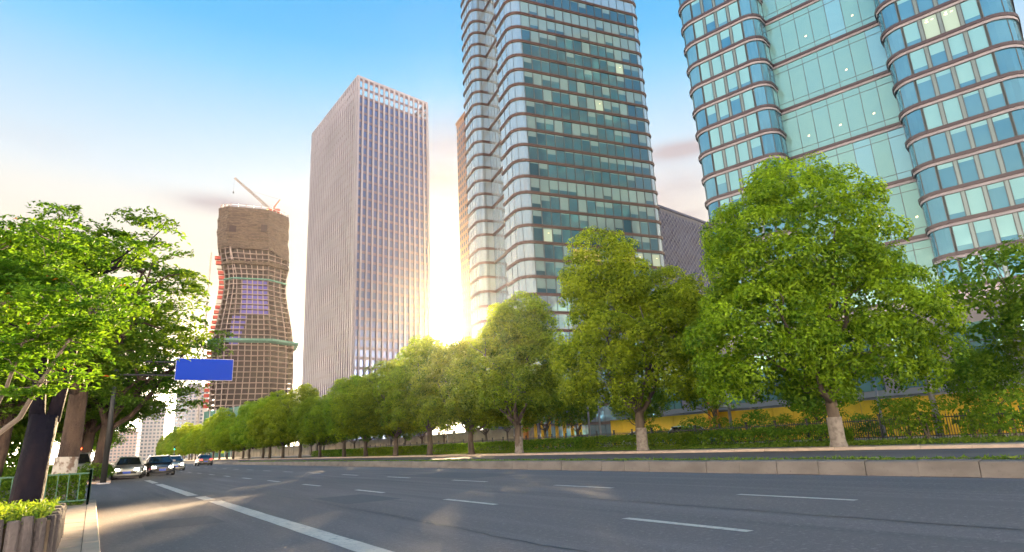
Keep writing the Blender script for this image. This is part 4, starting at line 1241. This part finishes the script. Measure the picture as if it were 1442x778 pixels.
# pale slender tree leaning in from the left
pt = thing('slender_tree', 'slender pale-barked tree with bright green leaves and a few red ones, leaning in at the left edge', 'tree', (-2.35, 10.9, .58))
pt['label'] = 'slender pale-barked tree with bright green leaves leaning in at the left edge'
mb = MB(); rg = random.Random(9); W0 = Vector((-2.35, 10.9, .58))
def br(pts, r0, r1, sides=7):
    pts = [Vector(p) - W0 for p in pts]; n = len(pts); mb.tube(pts, [r0 + (r1 - r0) * i / (n - 1) for i in range(n)], sides); return [p for p in pts]
tips = []
s1 = br([(-2.35, 10.9, .55), (-2.0, 10.7, .85), (-1.62, 10.4, 1.05), (-1.2, 10.2, 1.42), (-.82, 10.0, 1.78), (-.66, 9.9, 2.2), (-.42, 9.8, 2.75), (-.2, 9.7, 3.15)], .052, .014)
s2 = br([(-1.2, 10.2, 1.42), (-1.14, 10.15, 1.75), (-1.0, 10.0, 2.15), (-.9, 9.9, 2.7), (-.62, 9.8, 3.2)], .034, .010)
s3 = br([(-2.35, 10.9, .6), (-2.1, 11.0, 1.4), (-1.86, 11.1, 2.3), (-1.66, 11.1, 3.1), (-1.3, 11.1, 3.6), (-.95, 11.1, 4.0), (-.75, 11.0, 4.3)], .075, .014)
s4 = br([(-1.74, 11.1, 2.8), (-1.8, 11.2, 3.5), (-1.65, 11.3, 3.9), (-1.5, 11.3, 4.25)], .04, .010)
s5 = br([(-1.55, 11.1, 3.3), (-1.1, 10.9, 3.5), (-.7, 10.8, 3.75)], .026, .008)
for st, lo_ in ((s1, 5), (s2, 3), (s3, 3), (s4, 1), (s5, 1)):
    for p in st[lo_:]:
        for _ in range(5):
            q = p + Vector((rg.uniform(-.6, .65), rg.uniform(-.5, .5), rg.uniform(-.2, .55))); limb(mb, p, q, .011, .004, rg, .15, 4, sides=4); tips += [q, p.lerp(q, .65)]
mb.build('trunk', M['bark_pale'], pt, smooth=True)
for _ in range(46): tips.append(Vector((rg.uniform(-2.0, -.5), rg.uniform(10.2, 11.6), rg.uniform(2.5, 4.1))) - W0)
obj('crown', layered_crown('crown', 79, tips, .09, [M['leaf_light'], M['leaf_red']], 80, .30, red=.0025), pt)

# street trees past the side street
far_left = [(.3, 47.6, 401, .40, (1.6, .5, 7.4), (5.0, 5.2, 4.6), 'big dark-trunked street tree on the far corner beside the sign post'),
            (-.6, 54.5, 402, .34, (.5, 0, 7.0), (4.8, 5.0, 4.4), 'second street tree past the side street'),
            (-1.2, 63, 403, .32, (.5, 0, 7.0), (4.8, 5.0, 4.4), 'third street tree past the side street'),
            (-4.6, 46.8, 404, .30, (0, 0, 6.6), (4.6, 4.8, 4.2), 'street tree set back from the far corner, left of the white van'),
            (-8.2, 49, 405, .30, (0, 0, 6.4), (4.8, 4.8, 4.4), 'street tree at the left edge past the side street')]
for x, y, sd, r, c, ra, lab in far_left:
    street_tree('street_tree', lab, (x, y, .12), sd, r, 3.4, c, ra, 150, M['bark'], M['leaf_street'], .26, 95, .95, False, (.3, 0), 'street trees past the side street')
FT = tree_trunk('trunk', 61, 3.0, .28, 4.2, 10, M['bark'], 7)
FC = lobed_crown('crown', 63, (0, 0, 7.0), (4.8, 4.8, 4.5), 90, (.8, 1.5), 150, .34, M['leaf_street'], inner=1500, jag=.25, flat=.7)
for i, (x, y, s) in enumerate([(-1.4, 74, 1), (-1.6, 86, 1.05), (-1.5, 100, 1), (-1.4, 118, 1.1), (-1.5, 140, 1), (-1.3, 166, 1), (-1.4, 200, 1.1), (-1.4, 250, 1.1)]):
    make_tree('street_tree', ORD[i + 3] + ' street tree along the left-hand pavement past the side street', (x, y, .12), i * 1.7, FT, FC, 'far left-hand street trees', None, s)
for i, (x, y, s) in enumerate([(-9, 66, 1.3), (-16, 72, 1.5), (-22, 66, 1.4), (-13, 90, 1.5), (-24, 95, 1.6), (-16, 52, 1.2), (-7, 110, 1.4), (-12, 47.5, .75), (-6.2, 50.5, .7), (-20, 48, .9), (-10.5, 57, .8)]):
    make_tree('park_tree', ('park tree right behind the third street tree', 'tall park tree at the left, behind the tall hedge', 'tall park tree far left behind the tall hedge', 'park tree second row behind the tall hedge', 'farthest left park tree in the second row', 'park tree standing in front of the tall hedge at the left edge', 'farthest park tree beside the left-hand street trees', 'small park tree by the low side-street hedge', 'small park tree just left of the amber traffic light', 'small park tree farthest left by the side street', 'small park tree touching the tall hedge')[i], (x, y, .12), i * 1.1, FT, FC, 'park trees at the left edge', None, s)
for i, (x0, x1, y0, y1, lab) in enumerate([(-14, -5.4, 44.6, 45.8, 'low hedge along the side street at the left edge'), (-3.9, -1.6, 45.0, 46.2, 'short hedge at the far corner left of the big dark trunk')]):
    h = obj('hedge', strip_leaves('hedge', 230 + i, x0, x1, y0, y1, .12, .8, 5200 if i == 0 else 2600, .17, M['leaf_hedge'], box=True)); tag(h, lab, 'hedge')
for i, (x0, x1, lab) in enumerate([(-60, -26, 'tall park hedge far to the left'), (-25.5, -12, 'tall park hedge behind the left-hand street trees'), (-11.5, -4.2, 'tall park hedge beside the white van-like car')]):
    h = obj('hedge', strip_leaves('hedge', 240 + i, x0, x1, 57.5, 60, .12, 5.6, 17000, .5, M['leaf_dark'], box=True)); tag(h, lab, 'hedge')
SH2 = lobed_crown('foliage', 93, (0, 0, .42), (.9, .6, .42), 22, (.18, .34), 110, .10, M['leaf_hedge'], inner=100)
t = thing('shrub', 'low rounded shrub at the kerb of the far corner', 'shrub', (.2, 45.0, .12)); obj('foliage', SH2, t); t.scale = (1.2, 1.2, 1.1)
mb = MB(); mb.tube([(0, 0, 0), (.05, 0, .4)], [.03, .01], 5); mb.build('stem', M['bark'], t)

# ------------------------------------------------------------------ overhead sign on its mast
sg = thing('overhead_sign', 'blank blue direction sign on a cantilever arm over the left lane', 'sign', (.62, 42.8, 0))
mb = MB(); mb.tube([(0, 0, 0), (0, 0, 7.6)], [.16, .11], 12); mb.build('mast', M['trim_black'], sg, smooth=True)
mb = MB(); mb.box(-.3, .3, -.3, .3, 0, .06); mb.build('base_plate', M['steel'], sg)
for z in (6.05, 6.85):
    mb = MB(); mb.tube([(0, 0, z), (3.2, 0, z), (6.0, 0, z)], [.06, .05, .04], 8); mb.build('arm', M['iron'], sg, smooth=True)
mb = MB(); mb.box(3.05, 6.25, -.16, -.10, 5.78, 7.08, 0); mb.box(3.02, 6.28, -.099, -.07, 5.75, 7.11, 1); pn = mb.build('panel', [M['sign_blue'], M['sign_back']], sg)
for x in (3.6, 4.65, 5.7):
    mb = MB(); mb.box(x - .04, x + .04, -.07, .10, 5.8, 7.05); mb.build('bracket', M['steel'], pn)


def signal(label, x, y, z, lit):
    t = thing('traffic_light', label, 'traffic light', (x, y, 0))
    mb = MB(); mb.tube([(0, 0, 0), (0, 0, z)], [.07, .05], 8); mb.build('pole', M['grey_paint'], t)
    mb = MB(); mb.box(-.16, .16, -.12, .12, z, z + .92); hs = mb.build('housing', M['trim_black'], t)
    for k, (nm, c) in enumerate((('green', 'sig_green'), ('amber', 'sig_orange'), ('red', 'sig_red'))):
        mb = MB(); n = 12
        mb.add([(0, -.14, z + .17 + k * .29)] + [(.11 * math.cos(2 * math.pi * i / n), -.125, z + .17 + k * .29 + .11 * math.sin(2 * math.pi * i / n)) for i in range(n)], [(0, 1 + i, 1 + (i + 1) % n) for i in range(n)])
        mb.build('lens', M[c] if nm == lit else M['trim_black'], hs)


signal('traffic light showing amber, left of the whitewashed trunk', -3.3, 46.4, 1.25, 'amber')
signal('traffic light showing red beyond the white van', -.75, 61, 1.5, 'red')
signal('distant traffic light showing green beside the right-hand trees', 15.9, 170, 3.0, 'green')

# ------------------------------------------------------------------ vehicles
def wheel_meshes():
    t = MB(); t.lathe([(.20, -.10), (.29, -.105), (.325, -.08), (.33, 0), (.325, .08), (.29, .105), (.20, .10)], 20)
    r = MB(); r.lathe([(.0, .075), (.06, .085), (.10, .05), (.20, .06), (.215, .09), (.205, -.09)], 20)
    for k in range(5):
        a = 2 * math.pi * k / 5; r.bar((.05 * math.cos(a), .05 * math.sin(a), .075), (.2 * math.cos(a), .2 * math.sin(a), .082), .045, .03)
    return t.mesh('tyre', M['rubber'], True), r.mesh('rim', M['rim'])


TYRE, RIM = wheel_meshes()


def car(name, label, loc, rz, colour, kind='sedan', lights='off', plate='plate_blue', group=None):
    """built along -Y: nose at -Y"""
    root = thing(name, label, 'car', loc, rz, group)
    if kind == 'sedan':
        st = [(-2.28, .46, .30, .58, .66), (-2.18, .66, .22, .64, .80), (-1.7, .80, .18, .72, .87), (-1.0, .85, .18, .80, .90), (-.55, .86, .18, .92, .90), (.2, .87, .18, .93, .90), (1.0, .87, .18, .94, .90), (1.55, .86, .20, .95, .89), (2.15, .80, .24, .92, .85), (2.32, .70, .34, .84, .74)]
        cab = [(-1.02, .90, .72), (-.30, 1.38, .58), (.35, 1.44, .58), (.95, 1.40, .56), (1.72, .96, .68)]
    else:
        st = [(-2.3, .52, .34, .68, .70), (-2.2, .74, .26, .78, .84), (-1.7, .86, .24, .96, .90), (-1.1, .9, .24, 1.02, .93), (-.4, .92, .24, 1.06, .93), (.6, .92, .24, 1.06, .93), (1.6, .92, .24, 1.06, .92), (2.2, .88, .28, 1.05, .88), (2.3, .80, .36, 1.0, .82)]
        cab = [(-1.2, 1.0, .78), (-.45, 1.62, .66), (.5, 1.72, .67), (1.6, 1.68, .66), (2.24, 1.06, .74)]
    mb = MB(); prev = None
    for (y, w, z0, z1, wm) in st:
        ring = [(-w * .86, y, z0), (-wm, y, z0 + .12), (-wm, y, (z0 + z1) / 2 + .04), (-w * .93, y, z1 - .05), (-w * .80, y, z1), (0, y, z1 + .035),
                (w * .80, y, z1), (w * .93, y, z1 - .05), (wm, y, (z0 + z1) / 2 + .04), (wm, y, z0 + .12), (w * .86, y, z0)]
        if prev:
            b = len(mb.V); mb.V += prev + ring; n = len(ring)
            for i in range(n): mb.F.append((b + i, b + n + i, b + n + (i + 1) % n, b + (i + 1) % n)); mb.M.append(0)
        else:
            mb.add(ring, [tuple(range(len(ring)))])
        prev = ring
    mb.add(prev, [tuple(reversed(range(len(prev))))])
    body = mb.build('body', colour, root, smooth=True)
    # cabin: pillars and roof in body colour, glass set between
    rf = MB(); gl = []
    ys = cab
    def pt_(i, s, k=1.0): y, z, w = ys[i]; return (s * w * k, y, z)
    basez = .92 if kind == 'sedan' else 1.04; bw = .80 if kind == 'sedan' else .86
    rf.add([pt_(1, -1), pt_(1, 1), pt_(2, 1), pt_(2, -1), pt_(3, -1), pt_(3, 1)], [(0, 1, 2, 3), (3, 2, 5, 4)])
    for s in (-1, 1):
        for i, yb in ((1, ys[0][0]), (3, ys[4][0])):
            rf.bar((s * bw * .97, yb, basez), pt_(i, s), .07)
        rf.bar((s * bw, .38, basez - .02), (s * ys[2][2], .38, ys[2][1] - .01), .08)
        rf.bar(pt_(1, s), pt_(2, s), .06); rf.bar(pt_(2, s), pt_(3, s), .06)
    rf.build('roof', colour, root)
    def glass(name, V): m = MB(); m.add(V, [tuple(range(len(V)))]); m.build(name, M['car_glass'], root)
    glass('windscreen', [(-bw * .94, ys[0][0] + .03, basez), (bw * .94, ys[0][0] + .03, basez), (ys[1][2], ys[1][0], ys[1][1] - .01), (-ys[1][2], ys[1][0], ys[1][1] - .01)])
    glass('rear_window', [(-bw * .94, ys[4][0] - .03, basez), (-ys[3][2], ys[3][0], ys[3][1] - .01), (ys[3][2], ys[3][0], ys[3][1] - .01), (bw * .94, ys[4][0] - .03, basez)])
    for s in (-1, 1):
        glass('side_window', [(s * bw * .98, ys[0][0] + .1, basez - .03), (s * bw * .98, .36, basez - .03), (s * (ys[2][2] - .01), .36, ys[2][1] - .03), (s * (ys[1][2] - .01), ys[1][0] + .04, ys[1][1] - .03)])
        glass('side_window', [(s * bw * .98, .40, basez - .03), (s * bw * .98, ys[4][0] - .1, basez - .03), (s * (ys[3][2] - .01), ys[3][0], ys[3][1] - .03), (s * (ys[2][2] - .01), .40, ys[2][1] - .03)])
        m = MB(); m.box(s * .92 - .09, s * .92 + .09, -.72, -.62, basez + .02, basez + .16); m.build('mirror', colour, root)
        for y in (-1.42, 1.42):
            w = obj('wheel', None, root, (s * (.80 if kind == 'sedan' else .84), y, .33), (0, math.pi / 2 * s, 0)); obj('tyre', TYRE, w); obj('rim', RIM, w)
        m = MB(); z = .60 if kind == 'sedan' else .74
        m.add([(s * .40, -2.235, z - .05), (s * .66, -2.17, z - .05), (s * .68, -2.12, z + .09), (s * .44, -2.20, z + .07), (s * .42, -2.30, z - .03), (s * .64, -2.25, z - .03), (s * .65, -2.22, z + .06), (s * .46, -2.28, z + .05)], [(4, 5, 6, 7), (0, 1, 5, 4), (1, 2, 6, 5), (2, 3, 7, 6), (3, 0, 4, 7)])
        m.build('headlight', M['lamp_white'] if lights == 'front' else M['lamp_off'], root)
        m = MB(); z = .74 if kind == 'sedan' else .9; m.box(min(s * .45, s * .74), max(s * .45, s * .74), 2.24, 2.345, z, z + .13); m.build('tail_light', M['lamp_red'], root)
    m = MB(); m.box(-.55, .55, -2.335, -2.2, .34, .50); m.build('grille', M['trim_black'], root)
    m = MB(); m.box(-.22, .22, -2.352, -2.336, .36, .50); m.build('number_plate', M[plate], root)
    m = MB(); m.box(-.22, .22, 2.33, 2.352, .50, .64); m.build('number_plate', M[plate], root)
    m = MB(); m.box(-.72, .72, -2.2, 2.2, .14, .24); m.build('underbody', M['trim_black'], root)
    return root


silver = paint('silver_paint', (.50, .50, .47)); white = paint('white_paint', (.70, .70, .70)); dark = paint('charcoal_paint', (.035, .04, .055)); teal = paint('teal_paint', (.20, .42, .42)); red = paint('dark_red_paint', (.22, .02, .03)); blk = paint('black_paint', (.015, .015, .017))
car('car', 'silver sedan with lit headlights beside the far corner kerb', (2.15, 51.5, 0), R(-5), silver, 'sedan', 'front')
car('car', 'dark sedan with a blue number plate and lit headlights in the left lane', (4.2, 55.0, 0), R(2), dark, 'sedan', 'front')
car('car', 'oncoming sedan with bright headlights right of the dark sedan', (6.6, 71.0, 0), R(1), silver, 'sedan', 'front')
car('car', 'white van-like car standing on the far pavement left of the big trunk', (-.9, 51.0, .12), R(0), white, 'suv', 'off')
car('car', 'red-lit dark car driving away in the far lane', (12.6, 96.0, 0), R(180), blk, 'sedan', 'off')
car('car', 'dark red car driving away in the middle lane', (8.9, 128.0, 0), R(180), red, 'suv', 'off')
car('parked_car', 'white car parked behind the iron fence beside the second big trunk', (46.2, 46.6, .11), R(8), white, 'sedan')
car('parked_car', 'pale teal car parked behind the iron fence right of the second big trunk', (46.2, 40.2, .11), R(6), teal, 'suv')
car('parked_car', 'dark car parked behind the iron fence near the yellow gateway', (46.5, 56.0, .11), R(4), dark, 'sedan')


# ------------------------------------------------------------------ added haze, spreads the glow of the low sun
mb = MB(); mb.box(-3050, 3050, -650, 5050, -1.2, 232)
hz = mb.build('haze', [])
tag(hz, 'thin warm haze added round the street to spread the sun glow', 'haze', kind='stuff')
hm = bpy.data.materials.new('haze'); hm.use_nodes = True
ht = hm.node_tree; ht.nodes.remove(ht.nodes['Principled BSDF'])
pv = ht.nodes.new('ShaderNodeVolumePrincipled')
pv.inputs['Color'].default_value = (1.0, .95, .88, 1); pv.inputs['Density'].default_value = .000024; pv.inputs['Anisotropy'].default_value = .90
ht.links.new(pv.outputs[0], ht.nodes['Material Output'].inputs['Volume'])
hz.data.materials.append(hm)
